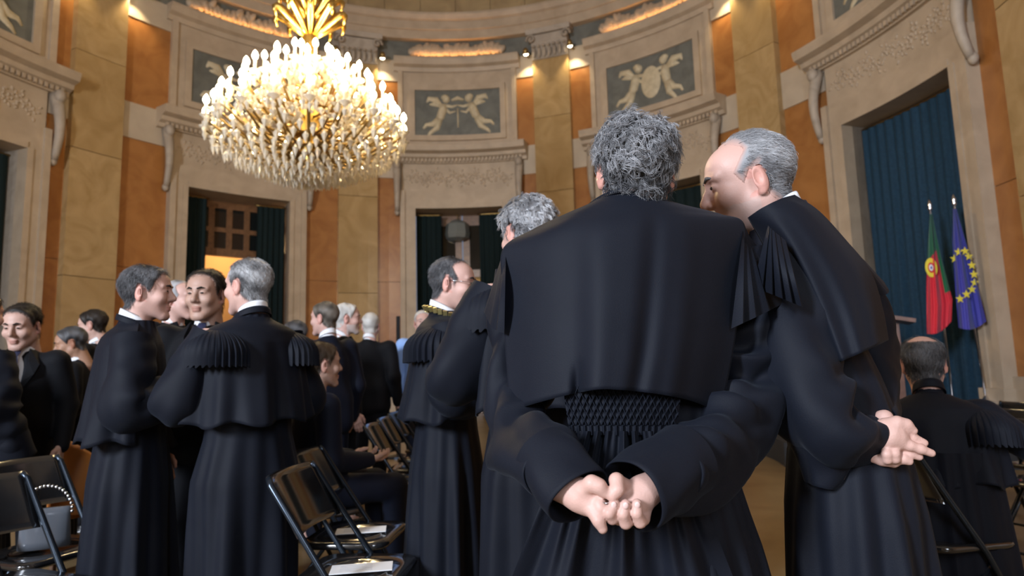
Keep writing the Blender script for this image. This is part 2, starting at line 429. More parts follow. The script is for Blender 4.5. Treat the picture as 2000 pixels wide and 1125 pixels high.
# ---- wall spotlights
def spot(a, z=9.2, power=60):
    base = pol(a, R0 - .0, z)
    o = empty('wall_spotlight', base); tag(o, 'small round wall spotlight fixed beside a pilaster capital', 'spotlight', 'spotlights beside the pilaster capitals')
    head = pol(a, R0 - .34, z + .02) - base
    MB().tube([Vector((0, 0, .02)), head * .9], .014, 6).build('arm', 'golddark', o)
    mb = MB(); dn = (Vector((0, 0, -1)) * .92 + (-head).normalized() * .35).normalized()
    mb.tube([head - dn * .10, head - dn * .05, head + dn * .05], [.04, .065, .075], 12); mb.build('housing', 'golddark', o, smooth=True)
    mb = MB(); mb.ell(head + dn * .045, (.062, .062, .045), None, 12, 8); mb.build('lens', 'lampglow', o, smooth=True)
    l = bpy.data.lights.new('spot_lamp', 'SPOT'); l.energy = power; l.color = (1, .80, .48); l.spot_size = math.radians(95); l.spot_blend = .8; l.shadow_soft_size = .04
    lo = bpy.data.objects.new('spot_lamp', l); COL.objects.link(lo); lo.parent = o; lo.location = head + dn * .13
    lo.rotation_euler = dn.to_track_quat('-Z', 'Y').to_euler()
for p in PILS[1:5]:
    for s in (-1, 1): spot(p + s * (PH + .9))
# ---- doors, curtains
def curtain(d, a0, a1, z0, z1, r, m, n_f, amp, label, group=None, gather=0, seed=0):
    rg = random.Random(seed); ph = [rg.uniform(0, 6) for _ in range(3)]
    nu, nv = max(40, n_f * 12), 26; rings = []
    for j in range(nv):
        v = j / (nv - 1); z = z1 + (z0 - z1) * v; row = []
        for side in (0, 1):
            for i in (range(nu) if side == 0 else range(nu - 1, -1, -1)):
                u = i / (nu - 1)
                a = a0 + (a1 - a0) * u
                A = amp * (.35 + .65 * v)
                rr = r + A * math.sin(u * n_f * 2 * math.pi + .7 * math.sin(v * 3 + ph[0])) + A * .35 * math.sin(u * n_f * 4.3 + ph[1] + v * 2) + (.012 if side else 0)
                row.append(pol(d + a, rr, z))
        rings.append(row)
    V, Fq = loft(rings)
    o = mk('curtain', V, Fq, m); tag(o, label, 'curtain', group)
    mb = MB(); mb.tube([pol(d + a0 - .3 + (a1 - a0 + .6) * k / 6, r + .02, z1 + .02) for k in range(7)], .022, 6); mb.build('curtain_rail', 'golddark', o, smooth=True)
    return o
curtain(-39.6, -8.2, -4.3, .03, 5.18, R0 + .30, 'green', 5, .05, 'dark green curtain in the lamplit doorway, next to the glowing ochre pilaster', seed=1)
curtain(-39.6, 3.6, 8.2, .03, 5.18, R0 + .30, 'green', 5, .05, 'dark green curtain gathered beside the lamplit doorway, behind the grey-haired robed man', seed=2)
curtain(.1, -8.2, -3.6, .03, 5.18, R0 + .30, 'green', 5, .05, 'dark green curtain in the black doorway, on the side of the chandelier', seed=3)
curtain(.1, 3.4, 8.2, .03, 5.18, R0 + .30, 'green', 5, .05, 'dark green curtain in the black doorway, above the grey-haired head', seed=4)
curtain(38, -8.2, 8.2, .03, 5.18, R0 + .30, 'green', 9, .05, 'dark closed curtain in the doorway behind the two robed men talking', seed=5)
curtain(79.5, -8.2, 8.2, .03, 5.2, R0 + .32, 'blue', 13, .06, 'tall deep blue curtain closed across the doorway behind the flags', seed=6)
curtain(-79.3, -8.2, 8.2, .03, 5.18, R0 + .30, 'green', 9, .05, 'dark curtain in the doorway at the edge of the hall', seed=7)
D = bpy.data.objects
# lamplit room behind door_2
d = -39.6; dr = D['door_2']
MB().box((0, 0, 0), (.1, .1, .1))
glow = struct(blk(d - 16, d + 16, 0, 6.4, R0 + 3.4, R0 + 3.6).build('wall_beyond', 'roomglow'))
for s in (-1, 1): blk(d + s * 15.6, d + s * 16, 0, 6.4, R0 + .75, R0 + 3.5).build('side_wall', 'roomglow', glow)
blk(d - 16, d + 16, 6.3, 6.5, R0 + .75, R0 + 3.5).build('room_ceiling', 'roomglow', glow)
mb = MB()
for a in (-6.2, -2.6, 0.1, 2.8, 6.2): sweep(mb, d + a - .45, d + a + .45, [(R0 + .75, 4.05), (R0 + .75, 5.3), (R0 + .85, 5.3), (R0 + .85, 4.05)], 1)
for z0, z1 in ((3.98, 4.16), (4.55, 4.66), (5.12, 5.3)): sweep(mb, d - 8.3, d + 8.3, [(R0 + .74, z0), (R0 + .74, z1), (R0 + .86, z1), (R0 + .86, z0)])
tr = mb.build('transom_frame', 'wood', dr)
for a0, a1 in ((-6.2, -2.6), (-2.6, .1), (.1, 2.8), (2.8, 6.2)):
    for z0, z1 in ((4.16, 4.55), (4.66, 5.12)): blk(d + a0, d + a1, z0, z1, R0 + .79, R0 + .80).build('pane', 'darkglass', tr)
mb = MB()
for a in (-7.6, 7.6): sweep(mb, d + a - .6, d + a + .6, [(R0 + .74, 0), (R0 + .74, 4), (R0 + .86, 4), (R0 + .86, 0)], 1)
mb.build('door_post', 'wood', dr)
l = bpy.data.lights.new('room_lamp', 'POINT'); l.energy = 110; l.color = (1, .66, .32); l.shadow_soft_size = .15
lo = bpy.data.objects.new('room_lamp', l); COL.objects.link(lo); lo.location = pol(d + 3, R0 + 2.3, 4.4)
# dark panelled leaves behind the other doorways
for i in (0, 2, 3, 4):
    d = DOORS[i]; dr = D['door_%d' % (i + 1)]
    for s in (-1, 1):
        a0, a1 = sorted((d + s * .1, d + s * 8.3))
        lf = blk(a0, a1, 0, ZO, R0 + .74, R0 + .80).build('door_leaf', 'wood', dr)
        for z0, z1 in ((.3, 1.9), (2.1, 3.6), (3.8, 5.0)):
            blk(a0 + 1.2, a1 - 1.2, z0, z1, R0 + .725, R0 + .74).build('pane', 'darkglass', lf)
ln = empty('hanging_lantern', pol(-.7, R0 + .58, 4.62))
tag(ln, 'grey glass lantern hanging in the black doorway', 'lantern')
MB().lathe([(.05, .52), (.2, .46), (.3, .38), (.33, .12), (.30, .0), (.12, -.06)], n=8).build('lantern_glass', mat('milky_glass', (.16, .17, .16), .3), ln)
MB().tube([(0, 0, .5), (0, 0, .68)], .015, 6).build('chain', 'golddark', ln)

# ---- chandelier
YC = 6.5
cc = at(604, 215, YC); zt = lambda y: at(604, y, YC).z
ch = empty('chandelier', (cc.x, cc.y, zt(362))); tag(ch, 'huge gilded crystal chandelier with tiers of lit candle bulbs', 'chandelier')
zb = zt(362); Z = lambda y: zt(y) - zb
mb = MB().lathe([(.02, Z(355)), (.07, Z(345)), (.04, Z(325)), (.10, Z(300)), (.06, Z(270)), (.13, Z(235)), (.07, Z(200)), (.10, Z(160)), (.05, Z(120)), (.09, Z(85)), (.05, Z(50)), (.07, Z(15)), (.035, Z(-20)), (.02, Z(-60)), (.02, 12.2 - zb)], n=12)
mb.build('stem', 'gold', ch, smooth=True)
tiers = [(1.00, 228, 20, 300), (.92, 205, 18, 285), (.80, 172, 16, 260), (.64, 145, 14, 230), (.46, 120, 11, 200), (.24, 96, 7, 170)]
bulb_pts = []
am = {}
for ti, (r, yt, n, yr) in enumerate(tiers):
    ztip = Z(yt); base = ztip - .185; zr = Z(yr)
    mb = MB()
    pts = [(.06 + (r - .06) * t, 0, zr + (base - .05 - zr) * t ** 1.7 - .16 * r * math.sin(t * math.pi) * (1 - .3 * t)) for t in [k / 9 for k in range(10)]]
    mb.tube(pts, [.018 - .008 * k / 9 for k in range(10)], 6)
    for q in range(7):   # little scroll under the arm
        t = q / 6 * 4.2; pass
    arm_me = mb.build('arm', 'golddark', ch, smooth=True)
    cup = MB().lathe([(.012, base - .06), (.02, base - .045), (.055, base - .02), (.06, base - .012), (.02, base - .005), (.018, base)], (r, 0, 0), 10).build('candle_cup', 'crystal', ch, smooth=True)
    can = MB().lathe([(.014, base), (.014, base + .105)], (r, 0, 0), 8).build('candle', 'candle', ch, smooth=True)
    bl = MB().lathe([(.012, base + .100), (.027, base + .122), (.031, base + .145), (.021, base + .175), (.003, base + .20)], (r, 0, 0), 8).build('bulb', 'bulb', can, smooth=True)
    for k in range(n):
        a = 2 * math.pi * (k + .37 * ti) / n
        if k == 0: A = (arm_me, cup, can)
        else: A = [x.copy() for x in (arm_me, cup, can)]
        for x in A:
            if k: COL.objects.link(x)
            x.parent = ch; x.rotation_euler = (0, 0, a)
        if k:
            b = bl.copy(); COL.objects.link(b); b.parent = A[2]
        bulb_pts.append((r * math.cos(a), r * math.sin(a), base + .15))
# gilt acanthus leaves on the stem
lf = None
for row, (yb, rr, n) in enumerate(((78, .34, 10), (40, .30, 9), (8, .24, 8), (-25, .18, 8))):
    mb = MB()
    pts = [Vector((.04 + rr * math.sin(t * 1.45), 0, Z(yb) + .02 + .26 * math.sin(t * 1.9) * (1 if t < .9 else 1))) for t in [k / 8 * 1.35 for k in range(9)]]
    mb.tube(pts, [.012, .03, .04, .042, .04, .034, .028, .022, .008], 6)
    o = mb.build('acanthus_leaf', 'gold', ch, smooth=True)
    for k in range(n):
        x = o if k == 0 else o.copy()
        if k: COL.objects.link(x); x.parent = ch
        x.rotation_euler = (0, 0, 2 * math.pi * (k + .5 * row) / n)
# crystals
crys_me = None
def octa(mb, c, w, h):
    c = Vector(c); a = rnd.uniform(0, 1.5)
    P = [c + Vector((0, 0, h * .35)), c + Vector((0, 0, -h * .65))] + [c + Vector((w * math.cos(a + k * math.pi / 3), w * math.sin(a + k * math.pi / 3), 0)) for k in range(6)]
    mb.add(P, [[0, 2 + k, 2 + (k + 1) % 6] for k in range(6)] + [[1, 2 + (k + 1) % 6, 2 + k] for k in range(6)])
spots = []
for ti, (r, yt, n, yr) in enumerate(tiers):
    base = Z(yt) - .2
    for k in range(n):
        a = 2 * math.pi * (k + .37 * ti) / n
        for q in range(3):
            b = a + (q - 1) * .06 / max(r, .2)
            spots.append((r * math.cos(b), r * math.sin(b), base - .05 - (.03 if q == 1 else 0), .026, .11))
for k in range(300):    # prisms of the basket underneath
    t = (k / 300) ** .8; r = .93 * (1 - t) ** .62 + .03; a = k * 2.39996
    spots.append((r * math.cos(a), r * math.sin(a), Z(288) - .34 * t - .02, .032, .13))
for k in range(700):    # strings of beads and rosettes among the arms
    t = rnd.random(); r = (1.0 - .62 * t) * math.sqrt(rnd.uniform(.25, 1)); a = rnd.uniform(0, 6.283)
    spots.append((r * math.cos(a), r * math.sin(a), Z(285) + (Z(135) - Z(285)) * t * rnd.uniform(.7, 1), rnd.uniform(.02, .045), rnd.uniform(.04, .09)))
order = sorted(range(len(spots)), key=lambda i: -(spots[i][4] - .02 * spots[i][1]))
mb = MB(); octa(mb, (0, 0, 0), 1, 1); cr = mb.build('crystal_drop', 'crystal', ch)
rest = MB()
for q, i in enumerate(order):
    x, y, z, wd, hh = spots[i]
    if q < 300:
        c = cr if q == 0 else cr.copy()
        if q: COL.objects.link(c); c.parent = ch
        c.location = (x, y, z); c.scale = (wd, wd, hh)
    else: octa(rest, (x, y, z), wd, hh)
rest.build('crystal_beads', 'crystal', ch)['kind'] = 'stuff'
for k in range(10):
    a = 2 * math.pi * k / 10; r = .8 if k % 2 else .5
    l = bpy.data.lights.new('candle_light', 'POINT'); l.energy = 36; l.color = (1, .72, .38); l.shadow_soft_size = .06
    lo = bpy.data.objects.new('candle_light', l); COL.objects.link(lo); lo.parent = ch
    lo.location = (r * math.cos(a), r * math.sin(a), Z(165 if k % 2 else 125) + .16)

# ---- dais, lectern, flags
dais = blk(64, 104, 0, .55, R0 - 2.9, R0 - .22).build('dais', 'dais'); tag(dais, 'black carpeted dais in front of the blue curtain', 'dais')
sweep(MB(), 64, 104, [(R0 - 3.3, 0), (R0 - 3.3, .27), (R0 - 2.9, .27), (R0 - 2.9, 0)]).build('dais_step', 'dais', dais)
lp = at(1738, 640, 8.0); le = empty('lectern', (lp.x, lp.y, .55), math.radians(65)); tag(le, 'dark reddish wooden lectern standing on the dais', 'lectern')
MB().box((0, 0, .03), (.5, .4, .06)).build('base', 'brownleather', le)
MB().box((0, 0, .55), (.22, .18, 1.0)).build('column', 'brownleather', le)
MB().box((0, 0, 1.12), (.66, .5, .045), Matrix.Rotation(.22, 3, 'X')).build('reading_top', 'brownleather', le)
MB().box((0, .24, 1.24), (.66, .02, .16), Matrix.Rotation(.22, 3, 'X')).build('back_board', 'brownleather', le)
MB().tube([(.1, .2, 1.15), (.1, .18, 1.38), (.1, .06, 1.46)], .008, 6).build('microphone', 'tube', le)
def star(c, n, upv, R_, depth=.004):
    n = n.normalized(); x = upv.cross(n).normalized(); y = n.cross(x)
    P = [c + n * depth] + [c + n * depth * .5 + (x * math.sin(k * math.pi / 5) + y * math.cos(k * math.pi / 5)) * (R_ if k % 2 == 0 else R_ * .42) for k in range(10)]
    return P, [[0, 1 + (k + 1) % 10, 1 + k] for k in range(10)]
def flag(name, label, Yf, poletop, polebot, Ledge, Redge, colf, deco):
    base = at(*polebot, Yf); top = at(*poletop, Yf)
    pole_x = base.x
    root = empty(name, (base.x, base.y, .55)); tag(root, label, 'flag')
    off = -Vector((base.x, base.y, .55))
    tp = top + off
    MB().tube([(0, 0, .04), tp], .014, 8).build('pole', 'chrome', root, smooth=True)
    MB().lathe([(.16, 0), (.16, .03), (.05, .05), (.02, .1)], n=16).build('stand', 'chrome', root, smooth=True)
    MB().lathe([(.012, 0), (.03, .03), (.018, .06), (.028, .085), (.006, .16)], tp, 10).build('finial', 'chrome', root, smooth=True)
    nu, nv = 61, 101
    def edge(E, y):
        ys = [e[1] for e in E]; xs = [e[0] for e in E]; return float(np.interp(y, ys, xs))
    def pt(u, v, lift=0):
        yl = Ledge[0][1] + (Ledge[-1][1] - Ledge[0][1]) * v; yr = Redge[0][1] + (Redge[-1][1] - Redge[0][1]) * v
        xl = edge(Ledge, yl); xr = edge(Redge, yr)
        # gathered folds run down the cloth
        dy = .075 * math.sin(u * 9.5 + .8 + v * .9) * (.35 + .65 * v) + .03 * math.sin(u * 21 + v * 2)
        x = xl + (xr - xl) * u; y = yl + (yr - yl) * u + (9 * math.sin(u * math.pi) * v ** 6)
        return at(x, y, Yf - .10 + dy - lift) + off
    V = [pt(u / (nu - 1), v / (nv - 1)) for v in range(nv) for u in range(nu)]
    C = np.array([colf(u / (nu - 1), v / (nv - 1)) for v in range(nv) for u in range(nu)])
    _, Fq = loft(np.array([list(x) for x in V]).reshape(nv, nu, 3), closed=False)
    V2 = [p + Vector((0, .006, 0)) for p in V]; n0 = len(V)
    Fb = Fq[:, ::-1] + n0
    cl = mk('cloth', [list(p) for p in V + V2], np.concatenate([Fq, Fb]), FLAGM, root, col=np.concatenate([C, C]))
    deco(pt, root)
    return root
FLAGM = mat('flag_cloth', (.5, .1, .1), .6, vcol=True, sheen=.2)
RED, GRN, BLU = (.60, .012, .03), (.006, .125, .04), (.048, .045, .33)
def pt_deco(pt, root):
    for R_, m, lift in ((.115, 'fyellow', .012), (.062, 'red', .020), (.040, 'fwhite', .028), (.018, 'fblue', .034)):
        V = [pt(.30, .46, lift + .02)] ; c = V[0]
        for k in range(24):
            a = 2 * math.pi * k / 24; V.append(c + Vector((R_ * .72 * math.cos(a), .012, R_ * 1.15 * math.sin(a))))
        mk('emblem', [list(p) for p in V], [[0, 1 + (k + 1) % 24, 1 + k] for k in range(24)], m, root)
flag('flag', 'red and green flag with a yellow emblem hanging on a steel pole', 8.7, (1817, 412), (1857, 745),
     [(1816, 418), (1812, 470), (1810, 560), (1811, 652)], [(1821, 418), (1838, 500), (1860, 585), (1858, 628)],
     lambda u, v: GRN if (v < .40 - .1 * u or (u > .78 and v < .72)) else RED, pt_deco)
def eu_deco(pt, root):
    for u, v in ((.35, .37), (.78, .37), (.93, .42), (.97, .50), (.96, .58), (.90, .65), (.72, .70), (.45, .73), (.15, .76), (.05, .42)):
        P, Fc = star(pt(u, v, .03), Vector((0, -1, 0)), Vector((0, 0, 1)), .062)
        mk('star', [list(p) for p in P], Fc, 'fyellow', root)
flag('flag', 'blue flag with yellow stars hanging on a steel pole', 8.6, (1864, 402), (1922, 745),
     [(1861, 408), (1860, 470), (1866, 560), (1873, 640)], [(1868, 408), (1886, 470), (1910, 560), (1926, 628)],
     lambda u, v: BLU, eu_deco)

# ---- folding chairs
def rrect(w, d, r, n=5):
    P = []
    for cx, cy, a0 in ((w - r, d - r, 0), (-w + r, d - r, 90), (-w + r, -d + r, 180), (w - r, -d + r, 270)):
        for k in range(n + 1):
            a = math.radians(a0 + 90 * k / n); P.append((cx + r * math.cos(a), cy + r * math.sin(a)))
    return P
def make_chair():
    root = empty('folding_chair')
    ring = []
    def rr(w, d, r, z): ring.append([(x, y + .01, z - .02 * max(0, (y - .05)) ) for x, y in rrect(w, d, r)])
    rr(.185, .165, .06, .425); rr(.205, .19, .07, .425); rr(.212, .20, .075, .44); rr(.205, .192, .07, .455); rr(.17, .155, .10, .450)
    n = len(ring[0])
    for sc, z in ((.95, .447), (.90, .452), (.86, .452), (.80, .445), (.4, .440)):
        ring.append([(.16 * sc * math.cos(2 * math.pi * (k + 2.5) / n), .145 * sc * math.sin(2 * math.pi * (k + 2.5) / n) + .01, z) for k in range(n)])
    V, Fq = loft(ring); Fl = [list(f) for f in Fq] + [list(range((len(ring) - 1) * n, len(ring) * n))]
    mk('seat', V, Fl, 'metalblk', root)
    for s in (-1, 1):
        MB().tube([(s * .215, .24, 0), (s * .215, .02, .42), (s * .205, -.235, .80), (s * .19, -.25, .825)], .0125, 8).build('front_leg', 'tube', root, smooth=True)
        MB().tube([(s * .19, -.27, 0), (s * .19, .10, .42)], .0115, 8).build('rear_leg', 'tube', root, smooth=True)
    MB().tube([(-.215, .17, .10), (.215, .17, .10)], .009, 6).build('crossbar', 'tube', root, smooth=True)
    MB().tube([(-.19, -.22, .06), (.19, -.22, .06)], .009, 6).build('crossbar', 'tube', root, smooth=True)
    rows = []
    for k in range(9):
        v = k / 8; z = .615 + .215 * v; y0 = -.125 - .12 * v
        fr = [(x, y0 - .035 * (1 - (x / .2) ** 2), z) for x in np.linspace(-.2, .2, 15)]
        bk = [(x, y0 - .012 - .035 * (1 - (x / .2) ** 2), z) for x in np.linspace(.2, -.2, 15)]
        rows.append(fr + bk)
    V, Fq = loft(rows); m = 30
    b = mk('backrest', V, [list(f) for f in Fq] + [list(range(m)), list(range(8 * m, 9 * m))], 'metalblk', root)
    MB().box((.02, -.2425, .735), (.05, .003, .06), Matrix.Rotation(.51, 3, 'X')).build('number_tag', 'paper', b)
    return root
CH = []
def copy_tree(o, parent=None):
    c = o.copy(); COL.objects.link(c); c.parent = parent
    for x in o.children: copy_tree(x, c)
    return c
proto = None
def chair(x, y, face, label, card=False, cl=None):
    """face: heading in degrees, 0 = +Y, 90 = +X"""
    global proto
    if proto is None: proto = make_chair(); o = proto
    else: o = copy_tree(proto)
    o.location = (x, y, 0); o.rotation_euler = (0, 0, -math.radians(face))
    tag(o, label, 'chair', 'black folding chairs')
    if card:
        R = Matrix.Rotation(-math.radians(face) + .2, 3, 'Z'); c = Vector((x, y, .4555)) + R @ Vector((0, .03, 0))
        cd = empty('seat_card', c, -math.radians(face) + .25); tag(cd, cl, 'card', 'white cards on the seats')
        MB().box((0, 0, .0015), (.11, .23, .003)).build('sheet', 'paper', cd)
        for q in range(4): MB().box((-.03 + .02 * q, -.02, .0036), (.004, .12, .0006)).build('print_line', 'ink', cd)
    return o
chair(-.77, 3.12, 95, 'folding chair in front of the seated officer, a card on its seat', True, 'white card on the folding chair in front of the seated officer')
chair(-.63, 2.54, 95, 'shiny folding chair with a card, beside the robe of the man in the gold collar', True, 'white card on the shiny chair beside the robed man in the gold collar')
lt = [(-1.62, 1.86), (-1.87, 2.42), (-2.12, 2.97)]
ll = ['folding chair at the end of the row by the dark-haired robed man, with a card', 'second folding chair of the row by the dark-haired robed man, with a card', 'folding chair with a handbag on it, by the dark-haired robed man']
for i, (x, y) in enumerate(lt):
    chair(x, y, 112, ll[i], i < 2, 'white card on the end chair of the row by the dark-haired robed man' if i == 0 else 'white card on the second chair of the row by the dark-haired robed man')
for k, (x, y) in enumerate(((-.76, 4.55), (-.79, 5.12), (-.82, 5.69), (-.85, 6.26))):
    chair(x, y, 92, 'dark folding chair in the dim gap behind the seated officer')
for k, (x, y) in enumerate(((2.80, 3.20), (3.1, 3.85), (2.55, 4.45), (3.6, 4.4), (3.1, 5.05), (4.1, 5.0), (3.6, 5.65))):
    chair(x, y, 70, 'shiny empty folding chair beyond the seated bald man')
# orange leather armchair glimpsed behind the robed man
ac = empty('armchair', (-2.97, 4.42, 0), -.6); tag(ac, 'orange leather armchair with a rounded back behind the robed man', 'armchair')
rows = []
for k in range(8):
    v = k / 7; rows.append([(.32 * math.sin(a) * (1 - .12 * v ** 3), -.30 * math.cos(a) * (1 - .1 * v ** 2) , .35 + .5 * math.sin(v * math.pi / 2) - .18 * (abs(a) / 1.6) ** 3 * v) for a in np.linspace(-1.6, 1.6, 17)] + [(.26 * math.sin(a), -.24 * math.cos(a), .35 + .5 * math.sin(v * math.pi / 2) - .18 * (abs(a) / 1.6) ** 3 * v) for a in np.linspace(1.6, -1.6, 17)])
V, Fq = loft(rows); mk('shell_back', V, [list(f) for f in Fq] + [list(range(7 * 34, 8 * 34))], 'orangefab', ac)
MB().box((0, .02, .38), (.5, .5, .12)).build('seat', 'orangefab', ac)
for sx in (-.2, .2):
    for sy in (-.18, .2): MB().tube([(sx, sy, 0), (sx, sy, .33)], .02, 6).build('leg', 'wood', ac)
# rope stanchion
sp = at(778, 700, 9.0); st = empty('stanchion', (sp.x, sp.y, 0)); tag(st, 'thin black post standing against the orange marble', 'post')
MB().tube([(0, 0, .02), (0, 0, 1.95)], .028, 8).build('post', 'tube', st); MB().lathe([(.16, 0), (.16, .03), (.03, .06)], n=14).build('base', 'tube', st)
# handbag with a chain
hb = empty('handbag', (-2.12, 2.97, .457), .5); tag(hb, 'small grey handbag with a chain strap lying on a folding chair', 'handbag')
rows = []
for k in range(6):
    v = k / 5; rows.append([((.10 - .01 * v) * math.cos(a), (.045 - .03 * v) * math.sin(a), .17 * v) for a in np.linspace(0, 2 * math.pi, 20, endpoint=False)])
V, Fq = loft(rows); mk('bag', V, [list(f) for f in Fq] + [list(range(20))[::-1], list(range(100, 120))], mat('grey_patent', (.10, .11, .13), .18), hb)
mb = MB()
for k in range(22):
    a = math.pi * k / 21; mb.ell((.10 * math.cos(a), -.03, .15 + .12 * math.sin(a) - .16 * (k % 2) * 0), (.008, .005, .008), None, 6, 4)
mb.build('chain_strap', 'chrome', hb, smooth=True)
# ================================================================== people
def smin(a, b, k):
    h = np.clip(.5 + .5 * (b - a) / k, 0, 1); return b + (a - b) * h - k * h * (1 - h)
class Sdf:
    """a list of soft-blended solids, meshed as one continuous surface"""
    def __init__(s): s.p = []
    def cone(s, a, b, ra, rb=None, k=.012, op=1):
        rb = ra if rb is None else rb; a = np.array(a, float); b = np.array(b, float); m = max(ra, rb)
        def f(P):
            ab = b - a; t = np.clip(((P - a) @ ab) / max(ab @ ab, 1e-9), 0, 1)
            return np.linalg.norm(P - a - t[..., None] * ab, axis=-1) - (ra + (rb - ra) * t)
        s.p.append((f, np.minimum(a, b) - m, np.maximum(a, b) + m, k, op)); return s
    def chain(s, pts, rs, k=.012):
        for i in range(len(pts) - 1): s.cone(pts[i], pts[i + 1], rs[i], rs[i + 1], k)
        return s
    def ell(s, c, r, k=.012, op=1, R=None):
        c = np.array(c, float); r = np.array(r, float)
        Rm = np.array(R) if R is not None else None
        def f(P):
            q = P - c
            if Rm is not None: q = q @ Rm
            k0 = np.linalg.norm(q / r, axis=-1); k1 = np.linalg.norm(q / (r * r), axis=-1)
            return k0 * (k0 - 1) / np.maximum(k1, 1e-9)
        m = r if R is None else np.full(3, r.max())
        s.p.append((f, c - m, c + m, k, op)); return s
    def box(s, c, h, r=.01, k=.012, op=1, R=None):
        c = np.array(c, float); h = np.array(h, float); Rm = np.array(R) if R is not None else None
        def f(P):
            q = P - c
            if Rm is not None: q = q @ Rm
            q = np.abs(q) - h + r
            return np.linalg.norm(np.maximum(q, 0), axis=-1) + np.minimum(q.max(-1), 0) - r
        m = h if R is None else np.full(3, np.linalg.norm(h))
        s.p.append((f, c - m, c + m, k, op)); return s
    def mesh(s, vox):
        add = [p for p in s.p if p[4] > 0]
        lo = np.min([p[1] for p in add], 0) - 3 * vox; hi = np.max([p[2] for p in add], 0) + 3 * vox
        n = np.ceil((hi - lo) / vox).astype(int) + 1
        D_ = np.full(n, .2); ax = [lo[i] + vox * np.arange(n[i]) for i in range(3)]
        for f, a, b, k, op in s.p:
            e = k + 2.5 * vox
            i0 = np.clip(np.floor((a - e - lo) / vox).astype(int), 0, n); i1 = np.clip(np.ceil((b + e - lo) / vox).astype(int) + 1, 0, n)
            if (i1 <= i0).any(): continue
            sl = tuple(slice(i0[j], i1[j]) for j in range(3))
            G = np.stack(np.meshgrid(*[ax[j][sl[j]] for j in range(3)], indexing='ij'), -1)
            v = f(G)
            D_[sl] = smin(D_[sl], v, k) if op > 0 else -smin(-D_[sl], v, k)
        return nets(D_, lo, vox)
def nets(D_, lo, vox):
    nx, ny, nz = D_.shape; S = D_ < 0
    sub = lambda A, i, j, k: A[i:nx - 1 + i, j:ny - 1 + j, k:nz - 1 + k]
    C = [(i, j, k) for i in (0, 1) for j in (0, 1) for k in (0, 1)]
    cnt = sum(sub(S, *c).astype(np.int8) for c in C)
    act = (cnt > 0) & (cnt < 8); I = np.argwhere(act)
    ids = np.full(act.shape, -1, np.int64); ids[act] = np.arange(len(I))
    vals = np.stack([sub(D_, *c)[act] for c in C], 1)
    acc = np.zeros((len(I), 3)); m = np.zeros(len(I))
    for a in range(8):
        for b in range(a + 1, 8):
            ca, cb = np.array(C[a]), np.array(C[b])
            if np.abs(ca - cb).sum() != 1: continue
            x = (vals[:, a] < 0) != (vals[:, b] < 0)
            t = vals[x, a] / (vals[x, a] - vals[x, b])
            acc[x] += ca + t[:, None] * (cb - ca); m[x] += 1
    V = (I + acc / m[:, None]) * vox + lo
    Fs = []
    for ax_ in range(3):
        A = np.take(S, range(0, S.shape[ax_] - 1), ax_); B = np.take(S, range(1, S.shape[ax_]), ax_)
        E = np.argwhere(A != B); u, v = (ax_ + 1) % 3, (ax_ + 2) % 3
        ok = (E[:, u] > 0) & (E[:, v] > 0) & (E[:, u] < S.shape[u] - 1) & (E[:, v] < S.shape[v] - 1); E = E[ok]
        fl = A[tuple(E.T)]
        q = []
        for du, dv in ((-1, -1), (0, -1), (0, 0), (-1, 0)):
            c = E.copy(); c[:, u] += du; c[:, v] += dv; q.append(ids[tuple(c.T)])
        q = np.stack(q, 1); q[~fl] = q[~fl][:, ::-1]; Fs.append(q)
    Fq = np.concatenate(Fs); Fq = Fq[(Fq >= 0).all(1)]
    return V, Fq
def relax(V, Fq, it=2, lam=.5):
    for _ in range(it):
        acc = np.zeros_like(V); m = np.zeros(len(V))
        for a in range(4):
            for b in ((a + 1) % 4, (a + 3) % 4):
                np.add.at(acc, Fq[:, a], V[Fq[:, b]]); np.add.at(m, Fq[:, a], 1)
        V = V + lam * (acc / np.maximum(m, 1)[:, None] - V)
    return V
def normals(V, Fq):
    n = np.cross(V[Fq[:, 2]] - V[Fq[:, 0]], V[Fq[:, 3]] - V[Fq[:, 1]]); N = np.zeros_like(V)
    for k in range(4): np.add.at(N, Fq[:, k], n)
    return N / np.maximum(np.linalg.norm(N, axis=1), 1e-12)[:, None]
def waves(P, seed, f0, n=9):
    """smooth pseudo-noise, about -1..1"""
    g = np.random.default_rng(seed); out = 0
    for i in range(n):
        d = g.normal(size=3); d /= np.linalg.norm(d); f = f0 * g.uniform(.6, 1.8)
        out = out + np.sin(P @ d * f + g.uniform(0, 6.28))
    return out / math.sqrt(n) * .8
def tf(M_, V): 
    A = np.array(M_); return np.asarray(V) @ A[:3, :3].T + A[:3, 3]

